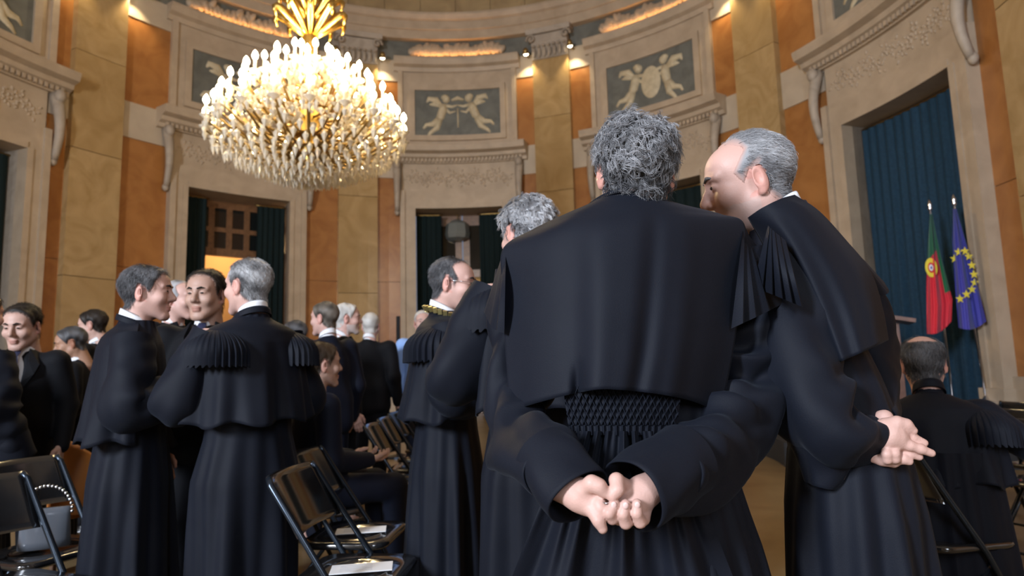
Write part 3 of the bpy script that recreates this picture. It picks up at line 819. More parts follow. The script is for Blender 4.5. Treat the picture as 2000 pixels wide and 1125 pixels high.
# ---- head (face towards +Y, origin between the ears)
def head_sdf(vox):
    s = Sdf()
    s.ell((0, -.014, .042), (.0765, .098, .086)); s.ell((0, .028, -.022), (.064, .068, .088), .03)
    s.ell((0, .045, .052), (.062, .05, .05), .03)
    s.cone((-.052, 0, -.05), (-.02, .072, -.102), .022, .018, .03); s.cone((.052, 0, -.05), (.02, .072, -.102), .022, .018, .03)
    s.ell((0, .078, -.104), (.024, .018, .017), .02)
    for x in (-1, 1):
        s.ell((x * .046, .066, -.022), (.022, .024, .022), .025)
        s.cone((x * .012, .094, .036), (x * .05, .078, .034), .010, .009, .014)
        s.ell((x * .031, .101, .014), (.019, .017, .013), .012, -1)
        s.ell((x * .031, .0815, .013), (.0165, .0135, .0125), .004)
    s.cone((0, .090, .026), (0, .114, -.018), .0095, .0135, .012); s.ell((0, .112, -.024), (.013, .013, .011), .008)
    for x in (-1, 1):
        s.ell((x * .0145, .100, -.028), (.009, .012, .008), .006)
    s.ell((0, .093, -.060), (.024, .012, .0075), .006); s.ell((0, .091, -.073), (.021, .012, .008), .006)
    s.box((0, .108, -.0662), (.019, .012, .0010), .001, .004, -1)
    for x in (-1, 1):
        Rm = np.array(Matrix.Rotation(x * -.45, 3, 'Z') @ Matrix.Rotation(-.18, 3, 'X'))
        s.ell((x * .083, -.014, -.002), (.008, .020, .034), .006, 1, Rm); s.ell((x * .080, -.012, -.032), (.008, .010, .010), .006)
        s.ell((x * .091, -.008, .003), (.006, .010, .018), .006, -1, Rm)
    s.cone((0, -.028, -.05), (0, -.048, -.20), .056, .062, .03)
    for x in (-1, 1): s.cone((x * .05, -.025, -.05), (x * .022, .012, -.19), .014, .014, .02)
    V, Fq = s.mesh(vox); return relax(V, Fq, 1, .4), Fq
HEADS = {}
def head_mesh(q):
    if q not in HEADS: HEADS[q] = head_sdf({'hi': .0030, 'lo': .0055}[q])
    return HEADS[q]
def hair_mask(V, o):
    """signed distance-like: >0 where hair grows"""
    x, y, z = V.T
    rec = o.get('recede', 0)
    yy = np.array([-.13, -.06, -.03, -.012, .004, .022, .040, .056, .070, .090, .12]); zz = np.array([-.082 + o.get('nape', 0), -.076 + o.get('nape', 0), -.045, .02, .030, -.002, .028, .060, .090, .104, .115])
    if o.get('sideburn') is False: zz[5] = .03
    ln = np.interp(y + rec * np.clip((z - .03) / .05, 0, 1), yy, zz)
    m = z - ln
    if o.get('bald'):
        c, r = o['bald']; m = np.minimum(m, np.linalg.norm(V - np.array(c), axis=1) - r)
    return m
SKINS = {'fair': (.52, .33, .27), 'pink': (.56, .345, .29), 'tan': (.36, .20, .13), 'mid': (.42, .26, .20)}
def skin_cols(V, tone, Vh=None):
    c = np.tile(np.array(SKINS[tone]), (len(V), 1)); w = waves(V, 5, 40)[:, None]
    return c * (1 + .05 * w)
def strand_mesh(P, r0, cols):
    """P (n,k,3) -> thin three-sided tapering locks"""
    n, k, _ = P.shape
    T = np.gradient(P, axis=1); T /= np.maximum(np.linalg.norm(T, axis=2), 1e-9)[..., None]
    ref = np.zeros_like(T); ref[..., 0] = .31; ref[..., 1] = .77; ref[..., 2] = .55
    U = np.cross(T, ref); U /= np.maximum(np.linalg.norm(U, axis=2), 1e-9)[..., None]; W = np.cross(T, U)
    rad = r0 * np.linspace(1, .25, k)[None, :, None]
    rings = np.stack([P + rad * (math.cos(a) * U + math.sin(a) * W) for a in (0, 2.094, 4.189)], 2)   # n,k,3,3
    V = rings.reshape(-1, 3)
    b = (np.arange(n) * k * 3)[:, None, None]; i = (np.arange(k - 1) * 3)[None, :, None]; j = np.arange(3)[None, None, :]; l = (j + 1) % 3
    Fq = np.stack([b + i + j, b + i + l, b + i + 3 + l, b + i + 3 + j], -1).reshape(-1, 4)
    return V, Fq, np.repeat(cols, k * 3, axis=0)
def make_hair(root, Mh, o, q):
    V0, F0 = head_mesh(q); N0 = normals(V0, F0); m = hair_mask(V0, o)
    notear = ~((np.abs(V0[:, 0]) > .0765) & (V0[:, 2] < .04) & (V0[:, 1] > -.04) & (V0[:, 1] < .02))
    th = o.get('thick', .010)
    top = np.clip((V0[:, 2] + .06) / .12, .25, 1)
    t = np.clip(m / .012, -1, 1)
    off = np.where(m > 0, .0012 + th * top * np.clip(m / .03, 0, 1) ** .6, -.002)
    bump = o.get('lump', .25) * th * waves(V0, 3, o.get('lfreq', 120)) * (m > .01)
    V = V0 + N0 * (off + bump)[:, None]
    keep = (m > -.004) & notear & (V0[:, 2] > -.1)
    fk = keep[F0].all(1); F1 = F0[fk]
    used = np.unique(F1); mp = -np.ones(len(V), int); mp[used] = np.arange(len(used))
    c0, c1 = np.array(o['col']), np.array(o.get('col2', o['col']))
    tt = np.clip(.5 + .5 * waves(V0[used], 9, 55), 0, 1)[:, None]
    if o.get('gradz') is not None:
        gz = np.clip((V0[used][:, 2] + .06) / .15, 0, 1)[:, None]; tt = np.clip(tt * .5 + gz * o['gradz'], 0, 1)
    cc_ = c0 + (c1 - c0) * tt
    fade = np.clip(m[used] / o.get('fade', .010), 0, 1)[:, None]; cc_ = cc_ * fade + np.array(SKINS[o.get('skin', 'pink')]) * 1.2 * (1 - fade)
    mesh_parts = [(V[used], mp[F1], cc_ * o.get('shade', .75))]
    ns = o.get('strands', 0)
    if ns:
        g = np.random.default_rng(o.get('seed', 1))
        cand = np.where((m > o.get('edge', .001) * g.random(len(m)) ** .5) & notear & (V0[:, 2] > -.085))[0]
        per = o.get('per', 1); gp = g.choice(cand, ns // per); ns = len(gp) * per; pick = np.repeat(gp, per)
        P0 = V[pick] + g.normal(size=(ns, 3)) * o.get('spread', .002); N = N0[pick]; rep = lambda a: np.repeat(a, per, axis=0)
        dn = np.array(o.get('flow', (0, -.35, -1.0)))[None] + rep(g.normal(size=(ns // per, 3))) * o.get('mess', .25)
        T = dn - N * (dn * N).sum(1, keepdims=True); T /= np.linalg.norm(T, axis=1)[:, None] + 1e-9
        B = np.cross(N, T); L = o.get('len', .03) * rep(g.uniform(.6, 1.25, ns // per)) * g.uniform(.9, 1.1, ns); k = o.get('k', 6)
        S_ = np.linspace(0, 1, k)[None, :, None]; Lb = L[:, None, None]
        cell = np.round(V0[pick] / o.get('clump', .014)) * 7.3
        ph = (np.sin(cell @ np.array([12.9, 78.2, 37.7])) * 43758.5 % 1 * 6.28)[:, None, None] + g.normal(size=(ns, 1, 1)) * .35
        sg = np.where(np.sin(ph * 3.1) > 0, 1, -1)
        amp = o.get('curl', 0.0) * rep(g.uniform(.6, 1.3, ns // per))[:, None, None] * S_ ** .6; om = o.get('turns', 1.2) * 6.28 * S_ * sg
        P = P0[:, None] + T[:, None] * Lb * S_ * o.get('lay', 1.0) + N[:, None] * (o.get('lift', .004) * np.sin(S_ * 2.4))
        P = P + amp * (B[:, None] * np.sin(om + ph) + N[:, None] * (.5 + .5 * np.cos(om + ph)))
        cen = np.array([0, -.014, .030]); rd = np.array([.079, .101, .09])
        qn = np.linalg.norm((P - cen) / rd, axis=2, keepdims=True); P = np.where(qn < 1, cen + (P - cen) / np.maximum(qn, .2), P)
        mix = np.clip(.5 + o.get('bias', 0) + .55 * waves(V0[pick], 9, 55) + .22 * g.normal(size=ns) + .25 * rep(g.normal(size=ns // per)), 0, 1)[:, None]
        if o.get('gradz') is not None: mix = np.clip(mix * .6 + np.clip((V0[pick][:, 2] + .06) / .15, 0, 1)[:, None] * o['gradz'], 0, 1)
        cs = (c0 + (c1 - c0) * mix) * g.uniform(.75, 1.25, ns)[:, None]
        Vs, Fs, Cs = strand_mesh(P, o.get('rad', .0007), cs)
        mesh_parts.append((Vs, Fs, Cs))
    Va, Fa, Ca, n = [], [], [], 0
    for v, f, c in mesh_parts: Va.append(v); Fa.append(f + n); Ca.append(c); n += len(v)
    mk('hair', tf(Mh, np.concatenate(Va)), np.concatenate(Fa), 'hair', root, col=np.concatenate(Ca))
    # eyebrows
    e = MB()
    for x in (-1, 1): e.tube([(x * .012, .1035, .034), (x * .03, .100, .040), (x * .049, .086, .034)], [.0042, .0050, .0025], 6)
    mk('eyebrows', tf(Mh, e.V), e.F, 'hairshell', root, col=np.tile(c0 * .7, (len(e.V), 1)))
    e = MB()
    for x in (-1, 1): e.ell((x * .031, .0935, .0125), (.0095, .0040, .0045), None, 10, 6)
    mk('eyes', tf(Mh, e.V), e.F, 'eye', root)

def hand_sdf():
    """relaxed right hand: wrist at the origin, fingers along -Z, thumb towards +Y, palm towards -X"""
    s = Sdf(); s.cone((0, 0, .05), (0, 0, 0), .026, .025); s.box((0, 0, -.045), (.014, .038, .045), .012, .02)
    for i, (y, L) in enumerate(((.028, .072), (.009, .080), (-.010, .075), (-.028, .058))):
        a = (-.0, y, -.085); b = (-.012, y * 1.05, -.085 - L * .45); c = (-.034, y * 1.02, -.085 - L * .78); e = (-.052, y, -.085 - L * .86)
        s.chain([a, b, c, e], [.0100, .0092, .0084, .0074], .006)
    s.chain([(-.004, .026, -.018), (-.016, .050, -.05), (-.024, .055, -.078), (-.032, .052, -.10)], [.016, .0125, .0105, .009], .012)
    return s.mesh(.0045)
HAND = hand_sdf()
def place_hand(wrist, elbow, side, roll=0.0):
    """transform of the relaxed hand for a forearm elbow->wrist"""
    w_, e_ = Vector(wrist), Vector(elbow); z = (e_ - w_).normalized()
    y = Vector((0, 1, 0)); y = (y - z * y.dot(z)); y = y.normalized() if y.length > .1 else Vector((0, 0, 1)).cross(z).normalized()
    x = y.cross(z); Mx = Matrix((x, y, z)).transposed(); Mx = Mx @ Matrix.Rotation(roll, 3, 'Z')
    if side < 0: Mx = Mx @ Matrix.Diagonal((-1, 1, 1))
    M4 = Mx.to_4x4(); M4.translation = w_; return M4

ARM_DOWN = lambda s: [(s * .195, -.01, 1.42), (s * .255, -.04, 1.13), (s * .265, .06, .885)]
ARM_FWD = lambda s: [(s * .195, -.0, 1.42), (s * .27, .02, 1.14), (s * .10, .25, 1.20)]
ARM_BACK = lambda s: [(s * .195, -.0, 1.42), (s * .29, -.12, 1.14), (s * .05, -.22, .95)]
def sit(y0=0): return None

def person(label, x, y, face, crown, o, group='people at the ceremony'):
    """face: heading in degrees, 0 = away from the camera (+Y), 90 = towards +X.  Returns root, local helpers"""
    seated = o.get('seated', False)
    root = empty('person', (x, y, 0), -math.radians(face)); tag(root, label, 'person', group)
    sc = (crown / 1.77) if not seated else 1.0
    dz = (crown - 1.77 * sc) if not seated else crown - 1.77     # seated: torso lowered
    root.scale = (sc,) * 3 if not seated else (1, 1, 1)
    lean = o.get('lean', 0)
    def up_(p):   # torso point lowered and leant for a seated or bending person
        p = Vector(p); hip = .95
        if lean and p.z > hip:
            v = Vector((0, p.y, p.z - hip)); v = Matrix.Rotation(-lean, 3, 'X') @ v; p = Vector((p.x, v.y, v.z + hip))
        return Vector((p.x, p.y, p.z + (dz if seated else 0)))
    Mh = Matrix.Translation(up_((0, .025 + o.get('hy', 0), 1.64 + o.get('hz', 0)))) @ Matrix.Rotation(-math.radians(o.get('yaw', 0)), 4, 'Z') @ Matrix.Rotation(math.radians(o.get('pitch', 0)), 4, 'X') @ Matrix.Rotation(math.radians(o.get('roll', 0)), 4, 'Y') @ Matrix.Scale(o.get('hs', 1), 4)
    arms = {s: [up_(p) for p in (o.get('arm' + ('R' if s > 0 else 'L')) or ARM_DOWN)(s)] for s in (-1, 1)}
    legs = {}
    for s in (-1, 1):
        if seated: h = .95 + dz; legs[s] = [(s * .09, 0, h - .0), (s * .12, .42, h - .02), (s * .11, .44, .09), (s * .11, .56, .04)]
        else: legs[s] = [(s * .09, 0, .93), (s * .10, .01, .5), (s * .10, -.02, .09), (s * .12, .12, .04)]
    q = o.get('q', 'lo'); HV, HF = head_mesh(q)
    st = o.get('face', (1, 1, 1))
    hv = tf(Mh, HV * np.array(st))
    # body (one continuous figure under the clothes)
    b = Sdf(); T = lambda *p: tuple(up_(p))
    b.cone(T(0, -.02, 1.53), T(0, -.01, 1.40), .050, .065, .04); b.cone(T(-.12, .0, 1.39), T(.12, .0, 1.39), .038, .038, .04)
    b.cone(T(-.05, 0, 1.33), T(-.04, 0, 1.05), .075, .07, .05); b.cone(T(.05, 0, 1.33), T(.04, 0, 1.05), .075, .07, .05); b.cone(T(-.06, 0, .95), T(.06, 0, .95), .075, .075, .05)
    for s in (-1, 1):
        b.chain([tuple(p) for p in arms[s]], list(np.linspace(.034, .025, len(arms[s]))), .02); b.chain(legs[s], [.07, .05, .036, .03], .03)
    bv, bf = b.mesh(.02)
    parts = [(hv, HF, None), (bv, bf, None)]
    for s in (-1, 1):
        if o.get('hand' + ('R' if s > 0 else 'L'), True) is True:
            Mx = place_hand(arms[s][2], arms[s][1], s, o.get('hroll', 0)); f = HAND[1] if s > 0 else HAND[1][:, ::-1]
            parts.append((tf(Mx, HAND[0]), f, None))
    if o.get('extra'):
        inv = (Matrix.Translation((x, y, 0)) @ Matrix.Rotation(-math.radians(face), 4, 'Z') @ Matrix.Scale(sc if not seated else 1, 4)).inverted()
        ev, ef = o['extra']; parts.append((tf(inv, ev), ef, None))
    n = 0; Va, Fa = [], []
    for v, f, _ in parts: Va.append(v); Fa.append(f + n); n += len(v)
    Va = np.concatenate(Va); cols = skin_cols(Va, o.get('skin', 'fair'))
    lip = np.zeros(len(Va)); hl = HV
    lm = (np.abs(hl[:, 2] + .0665) < .013) & (np.abs(hl[:, 0]) < .026) & (hl[:, 1] > .088); cols[:len(hl)][lm] *= np.array([.92, .74, .74])
    em = (np.abs(np.abs(hl[:, 0]) - .085) < .014) & (np.abs(hl[:, 2]) < .04) & (np.abs(hl[:, 1] + .012) < .03); cols[:len(hl)][em] *= np.array([1.02, .84, .82])
    if o.get('beard'):
        bm = (hl[:, 2] < -.045) & (hl[:, 2] > -.125) & (hl[:, 1] > -.005) & ~lm
        cols[:len(hl)][bm] = cols[:len(hl)][bm] * (1 - o['beard'][1]) + np.array(o['beard'][0]) * o['beard'][1]
    mk('body', Va, np.concatenate(Fa), 'skin', root, col=cols)
    make_hair(root, Mh, dict(o['hair'], skin=o.get('skin', 'fair')), q)
    return dict(root=root, up=up_, arms=arms, legs=legs, T=T, Mh=Mh, o=o, seated=seated, dz=dz, sc=sc)

def wrinkle(V, Fq, amp, f, seed):
    N = normals(V, Fq); S_ = V * np.array([1.0, 1.0, .55]); return V + N * (amp * waves(S_, seed, f))[:, None]
def collar_ring(p, m='white', r=.066, h=.035, z=1.505, name='shirt_collar', tilt=.25, flare=.9):
    rows = []
    for k in range(4):
        v = k / 3; rows.append([p['up']((r * (1 - (1 - flare) * v) * math.cos(a), -.018 + r * 1.02 * (1 - (1 - flare) * v) * math.sin(a), z + h * v - tilt * .12 * math.sin(a))) for a in np.linspace(0, 6.2832, 36, endpoint=False)])
    rows += [[Vector(q) * 1 + Vector((0, 0, -.004)) for q in rows[-1]]]
    c = p['up']((0, -.018, z)); rows.append([c + (Vector(q) - c) * .9 for q in rows[0]])
    V, Fq = loft([[list(v) for v in r_] for r_ in rows]); return mk(name, V, Fq, m, p['root'])
def suit(p, m='suit', shirt='white', tie=None, vdeep=True, epaulette=False, legm=None):
    T, arms, legs, root = p['T'], p['arms'], p['legs'], p['root']
    s = Sdf()
    s.ell(T(0, -.005, 1.27), (.195, .135, .21), .03); s.cone(T(-.165, -.015, 1.415), T(.165, -.015, 1.415), .062, .062, .05); s.cone(T(0, -.03, 1.46), T(0, -.02, 1.40), .068, .10, .04)
    s.cone(T(-.05, 0, 1.10), T(.05, 0, 1.10), .13, .13, .06)
    if p['seated']: s.cone(T(-.06, .02, .98), T(.06, .02, .98), .145, .145, .06)
    else: s.box(T(0, 0, .93), (.195, .14, .17), .10, .08)
    for sd in (-1, 1):
        a = arms[sd]; s.chain([tuple(x) for x in a], [.075, .062, .048], .03)
    if vdeep: s.ell(T(0, .135, 1.36), (.058, .075, .175), .008, -1); 
    V, Fq = s.mesh(.012); V = relax(V, Fq, 2, .5); V = wrinkle(V, Fq, .006, 26, rnd.randint(0, 999))
    mk('jacket', V, Fq, m, root)
    s = Sdf(); s.ell(T(0, .0, 1.27), (.16, .112, .19), .03); s.cone(T(0, -.02, 1.49), T(0, 0, 1.40), .060, .085, .03)
    V, Fq = s.mesh(.014); mk('shirt', V, Fq, shirt, root)
    collar_ring(p, shirt)
    if vdeep:   # lapels
        for sd in (-1, 1):
            mb = MB(); A = [T(sd * .058, .05, 1.50), T(sd * .075, .10, 1.42), T(sd * .062, .135, 1.30), T(sd * .012, .148, 1.17)]; B = [T(sd * .085, .02, 1.485), T(sd * .130, .085, 1.40), T(sd * .115, .115, 1.34), T(sd * .02, .152, 1.165)]
            mb.add(A + B, [[i, i + 1, i + 5, i + 4] for i in range(3)]); o = mb.build('lapel', m, root)
            sm = o.modifiers.new('s', 'SOLIDIFY'); sm.thickness = .012; sm.offset = 0
    if tie:
        mb = MB(); rows = [(1.495, .020, .062), (1.475, .022, .082), (1.455, .016, .100), (1.40, .026, .118), (1.30, .034, .130), (1.16, .040, .140)]
        A = [T(-w_, y_, z_) for z_, w_, y_ in rows]; B = [T(w_, y_, z_) for z_, w_, y_ in rows]; Cc = [T(0, y_ + .012, z_) for z_, w_, y_ in rows]; n = len(rows)
        mb.add(A + Cc + B, [[i, i + 1, i + 1 + n, i + n] for i in range(n - 1)] + [[n + i, n + i + 1, 2 * n + i + 1, 2 * n + i] for i in range(n - 1)]); mb.build('tie', tie, root, smooth=True)
    if epaulette:
        for sd in (-1, 1):
            ep = MB().box(T(sd * .135, -.01, 1.478), (.115, .055, .012), Matrix.Rotation(sd * .22, 3, 'Y')).build('epaulette', m, root)
            mb = MB()
            for q_ in range(3): mb.ell(T(sd * (.10 + .035 * q_), -.01, 1.494 - .008 * q_), (.011, .011, .006), None, 8, 5)
            mb.build('epaulette_star', 'goldchain', ep, smooth=True)
    s = Sdf()
    for sd in (-1, 1): s.chain(legs[sd][:3], [.105, .078, .060], .02)
    V, Fq = s.mesh(.016); V = wrinkle(relax(V, Fq, 1), Fq, .005, 24, 5); mk('trousers', V, Fq, legm or m, root)
    for sd in (-1, 1): shoe(p, sd)
def shoe(p, sd):
    a = p['legs'][sd][2]; s = Sdf(); ax, ay = a[0], a[1]
    s.ell((ax, ay - .01, .055), (.042, .065, .05), .02); s.ell((ax + sd * .008, ay + .12, .04), (.045, .10, .034), .03); s.box((ax + sd * .004, ay + .06, .012), (.043, .15, .012), .01, .01)
    V, Fq = s.mesh(.010); mk('shoe', V, Fq, 'shoe', p['root'])

def catmull(P, n):
    P = np.asarray(P, float); Q = np.concatenate([2 * P[:1] - P[1:2], P, 2 * P[-1:] - P[-2:-1]])
    out = []
    for t in np.linspace(0, len(P) - 1 - 1e-6, n):
        i = int(t); u = t - i; a, b, c, d = Q[i:i + 4]
        out.append(.5 * (2 * b + (c - a) * u + (2 * a - 5 * b + 4 * c - d) * u * u + (3 * b - a - 3 * c + d) * u ** 3))
    return np.array(out)
def sleeve(name, pts, radii, root, m='black', n=44, mm=48, seed=0, wr=.010, flat=1.0, openend=True):
    """cloth tube along a path; radii are catmull-interpolated; wrinkles gather where the arm bends"""
    P = catmull(pts, n); Rr = catmull(np.array(radii)[:, None], n)[:, 0]
    rows = []; prev = None; g = np.random.default_rng(seed); ph = g.uniform(0, 6.28, 8)
    T = np.gradient(P, axis=0); T /= np.linalg.norm(T, axis=1)[:, None]
    bend = np.concatenate([[0], np.linalg.norm(np.diff(T, axis=0), axis=1)]); bend = np.convolve(bend, np.ones(9) / 9, 'same'); bend /= max(bend.max(), 1e-6)
    s_ = np.concatenate([[0], np.cumsum(np.linalg.norm(np.diff(P, axis=0), axis=1))])
    for i in range(n):
        t = T[i]
        if prev is None:
            u = np.cross(t, (0, 0, 1.)) if abs(t[2]) < .9 else np.cross(t, (0, 1., 0))
        else: u = prev - t * (prev @ t)
        u /= np.linalg.norm(u); prev = u; v = np.cross(t, u)
        a = np.linspace(0, 2 * np.pi, mm, endpoint=False)
        w_ = wr * (.35 + bend[i]) * (np.sin(s_[i] * 62 + 1.9 * np.sin(a + ph[0]) + ph[1]) * (.5 + .5 * np.sin(a + ph[2])) + .6 * np.sin(s_[i] * 31 + 2.3 * np.sin(a * 2 + ph[3]))) + wr * .5 * np.sin(3 * a + ph[4] + s_[i] * 9)
        w_ *= np.clip(s_[i] / .05, 0, 1)
        rr = Rr[i] + w_
        rows.append(P[i] + rr[:, None] * (np.cos(a)[:, None] * u + flat * np.sin(a)[:, None] * v))
    if openend:
        e = rows[-1]; c = P[-1]; rows.append(c + (e - c) * .955 + T[-1] * .001); rows.append(c + (e - c) * .85 - T[-1] * .06)
    V, Fq = loft(rows); return mk(name, V, Fq, m, root)
def gown(p, m='black', hem=.03, wid=(.27, .20), waist=(.185, .135), seed=0, slim=1.0, pleat=14):
    """full-length gown: gathered at the waist, deep folds to the floor"""
    up_ = p['up']; g = np.random.default_rng(seed); ph = g.uniform(0, 6.28, 6)
    zs = np.concatenate([np.linspace(1.515, 1.36, 8), np.linspace(1.33, 1.0, 12), np.linspace(.97, hem, 30)])
    prof = [(1.515, .068, .072), (1.475, .10, .085), (1.44, .165 * slim, .10 * slim), (1.40, .195 * slim, .115 * slim), (1.28, .195 * slim, .130 * slim), (1.08, waist[0], waist[1]), (.98, waist[0] + .005, waist[1] + .005), (.80, waist[0] + .05, waist[1] + .03), (hem, *wid)]
    pz = [q[0] for q in prof][::-1]; pa = [q[1] for q in prof][::-1]; pb = [q[2] for q in prof][::-1]
    a = np.linspace(0, 2 * np.pi, 180, endpoint=False); rows = []
    for z in zs:
        A, B = np.interp(z, pz, pa), np.interp(z, pz, pb)
        t = np.clip((1.02 - z) / .9, 0, 1)
        am = .004 + .030 * t ** .8 if z < 1.02 else .004
        f = am * (.8 * np.sin(pleat * a * .5 + ph[0] + 1.3 * np.sin(2 * a + ph[1]) + .5 * np.sin(5 * a + ph[4])) * min(1, t * 2.2) + .45 * np.sin(pleat * a + ph[2] + t * 1.2) * (1 - .55 * t) + .5 * np.sin(5 * a + ph[3]) * t)
        r_ = 1 + f / max(A, .05)
        rows.append([list(up_((A * k * math.cos(b), -.012 + B * k * math.sin(b), z))) for b, k in zip(a, r_)])
    V, Fq = loft(rows); return mk('gown', V, Fq, m, p['root'])
def cape(p, m='black', z0=1.50, z1=1.02, span=105, hemw=(.275, .215), seed=0, folds=1.0, name='cape'):
    """shoulder cape: sheet from the collar over the shoulders, open at the front"""
    up_ = p['up']; g = np.random.default_rng(seed); ph = g.uniform(0, 6.28, 6); rows = []
    prof = [(z0, .078, .078), (1.485, .105, .09), (1.462, .165, .115), (1.435, .215, .135), (1.39, .240, .152), (1.25, .252, .172), (z1, *hemw)]
    pz = [q[0] for q in prof][::-1]; pa = [q[1] for q in prof][::-1]; pb = [q[2] for q in prof][::-1]
    zs = np.concatenate([np.linspace(z0, 1.38, 14), np.linspace(1.36, z1, 22)]); a = np.radians(np.linspace(-span, span, 120))
    for th in (0, 1):
        for z in (zs if th == 0 else zs[::-1]):
            A, B = np.interp(z, pz, pa) - th * .008, np.interp(z, pz, pb) - th * .008; t = np.clip((1.42 - z) / (1.42 - z1), 0, 1)
            f = folds * .016 * t * (np.sin(9 * a + ph[0] + .5 * np.sin(z * 9)) + .7 * np.sin(5 * a + ph[1]) + .35 * np.sin(17 * a + ph[2]))
            zz = z - .035 * t * np.cos(2 * a) * 0 + .012 * t * np.sin(7 * a + ph[3])
            rows.append([list(up_(((A + f_) * math.sin(b), -.012 - (B + f_) * math.cos(b), z_))) for b, f_, z_ in zip(a, f, zz)])
    V, Fq = loft(rows, closed=False); n, mm = len(rows), 120
    # close the side edges and hem
    E = []; h = n // 2
    for i in range(h - 1):
        j = n - 1 - i
        E += [[i * mm, (i + 1) * mm, (j - 1) * mm, j * mm], [i * mm + mm - 1, j * mm + mm - 1, (j - 1) * mm + mm - 1, (i + 1) * mm + mm - 1]]
    return mk(name, V, np.concatenate([Fq, np.array(E)]), m, p['root'])
def frill(p, side, m='black', n_p=24, length=.16, out=.04, sweep_=(-125, 110), top=(.165, -.01, 1.455), name='shoulder_frill', M_=None, depth=.010):
    """cap of knife pleats fanning out over the shoulder"""
    up_ = p['up'] if p else Vector
    rows = []; nu = n_p * 8; nv = 14
    for th in (0, 1):
        for j in (range(nv) if th == 0 else range(nv - 1, -1, -1)):
            v = j / (nv - 1); row = []
            for i in range(nu + 1):
                u = i / nu; ang = math.radians(sweep_[0] + (sweep_[1] - sweep_[0]) * u)
                saw = (u * n_p) % 1.0
                rad = .02 + (.085 + out) * math.sin(min(1, v * 1.25) * math.pi / 2) + depth * (saw - .4) * (.3 + .7 * v) * (1.7) - th * .004
                drop = -.012 - length * v ** 1.6 + .006 * math.sin(u * n_p * 6.28) * v
                row.append(list(up_((side * (top[0] + rad * math.cos(ang) * .95), top[1] + rad * math.sin(ang) * 1.25, top[2] + drop))))
            rows.append(row)
    V, Fq = loft(rows, closed=False)
    if M_ is not None: V = tf(M_, V)
    o = mk(name, V, Fq, m, p['root'] if p else None); autosmooth(o, 35); return o
def robed(p, seed=0, arms_r=None, frills=True, capez=1.02, span=105, folds=1.0, white=True, cuff=True, wid=(.27, .20)):
    gown(p, seed=seed, wid=wid); cape(p, seed=seed + 1, z1=capez, span=span, folds=folds)
    for s in (-1, 1):
        a = p['arms'][s]; sh = a[0] + Vector((-s * .02, 0, -.0)); wr = a[1] + (a[2] - a[1]) * 1.0
        mid = (a[0] + a[1]) / 2; fo = (a[1] + a[2]) / 2
        sleeve('sleeve', [sh, mid, a[1] + (a[1] - (a[0] + a[2]) / 2) * .08, fo, wr], [.085, .092, .098, .095, .088], p['root'], seed=seed + s + 5, wr=.009, n=60)
        if cuff:
            d = (a[2] - a[1]).normalized(); c0 = a[2] - d * .13
            sleeve('cuff', [c0, a[2] - d * .06, a[2] + d * .008], [.094, .095, .096], p['root'], n=10, seed=seed, wr=.003)
        if frills: frill(p, s, 'satin' if p['o'].get('satinfrill') else 'black')
        shoe(p, s)
    if white: collar_ring(p, 'white', r=.068, h=.034, z=1.512)
    collar_ring(p, 'black', r=.080, h=.028, z=1.492, name='robe_collar', flare=.94)
# ================================================================== cast
def root_for(px, crown_py, Y, face, hd=None, lean=0, fx=None):
    """ground position and crown height for a head seen at px with its crown at crown_py"""
    z = at(px, crown_py, Y).z; h = at(px, crown_py + 60, Y)
    f = math.radians(face); sc = z / 1.77
    fwd = (.025 + .69 * math.sin(lean)) * sc
    return h.x - math.sin(f) * fwd, Y - math.cos(f) * fwd, z + .69 * sc * (1 - math.cos(lean)) * 1.0
def W(x, y, face, sc): return Matrix.Translation((x, y, 0)) @ Matrix.Rotation(-math.radians(face), 4, 'Z') @ Matrix.Scale(sc, 4)
GREY = dict(col=(.018, .018, .021), col2=(.44, .44, .46)); SILV = dict(col=(.16, .16, .17), col2=(.62, .62, .64)); WHT = dict(col=(.5, .48, .45), col2=(.8, .78, .74))
DARK = dict(col=(.010, .008, .007), col2=(.035, .026, .02)); BRN = dict(col=(.03, .018, .011), col2=(.08, .05, .03)); PEP = dict(col=(.03, .03, .033), col2=(.16, .16, .17))

# ---- 1. man with curly grey hair, seen from behind, hands clasped at his back
f1 = 2; x1, y1, c1 = root_for(1240, 238, 1.47, f1); y1 += .05; s1 = c1 / 1.77; inv1 = W(x1, y1, f1, s1).inverted()
L1 = lambda px, py, Y: inv1 @ at(px, py, Y)
h = Sdf(); A = lambda px, py, Y=1.12: tuple(at(px, py, Y))
YH = 1.12
# left wrist, palm, thumb, little finger
h.cone(A(1085, 945, 1.17), A(1135, 968, 1.135), .027, .026); h.chain([A(1135, 968, 1.135), A(1160, 978, 1.13), A(1180, 985, 1.135)], [.026, .024, .020], .015)
h.chain([A(1140, 955, 1.115), A(1156, 944, 1.102), A(1170, 950, 1.098), A(1180, 961, 1.098)], [.014, .0125, .0115, .0095], .008)
h.chain([A(1150, 984, 1.12), A(1160, 1000, 1.108), A(1169, 1016, 1.10), A(1177, 1033, 1.10)], [.013, .0105, .0098, .0082], .008)
h.chain([A(1163, 978, 1.12), A(1171, 985, 1.105), A(1175, 994, 1.10)], [.012, .0098, .0092], .006)
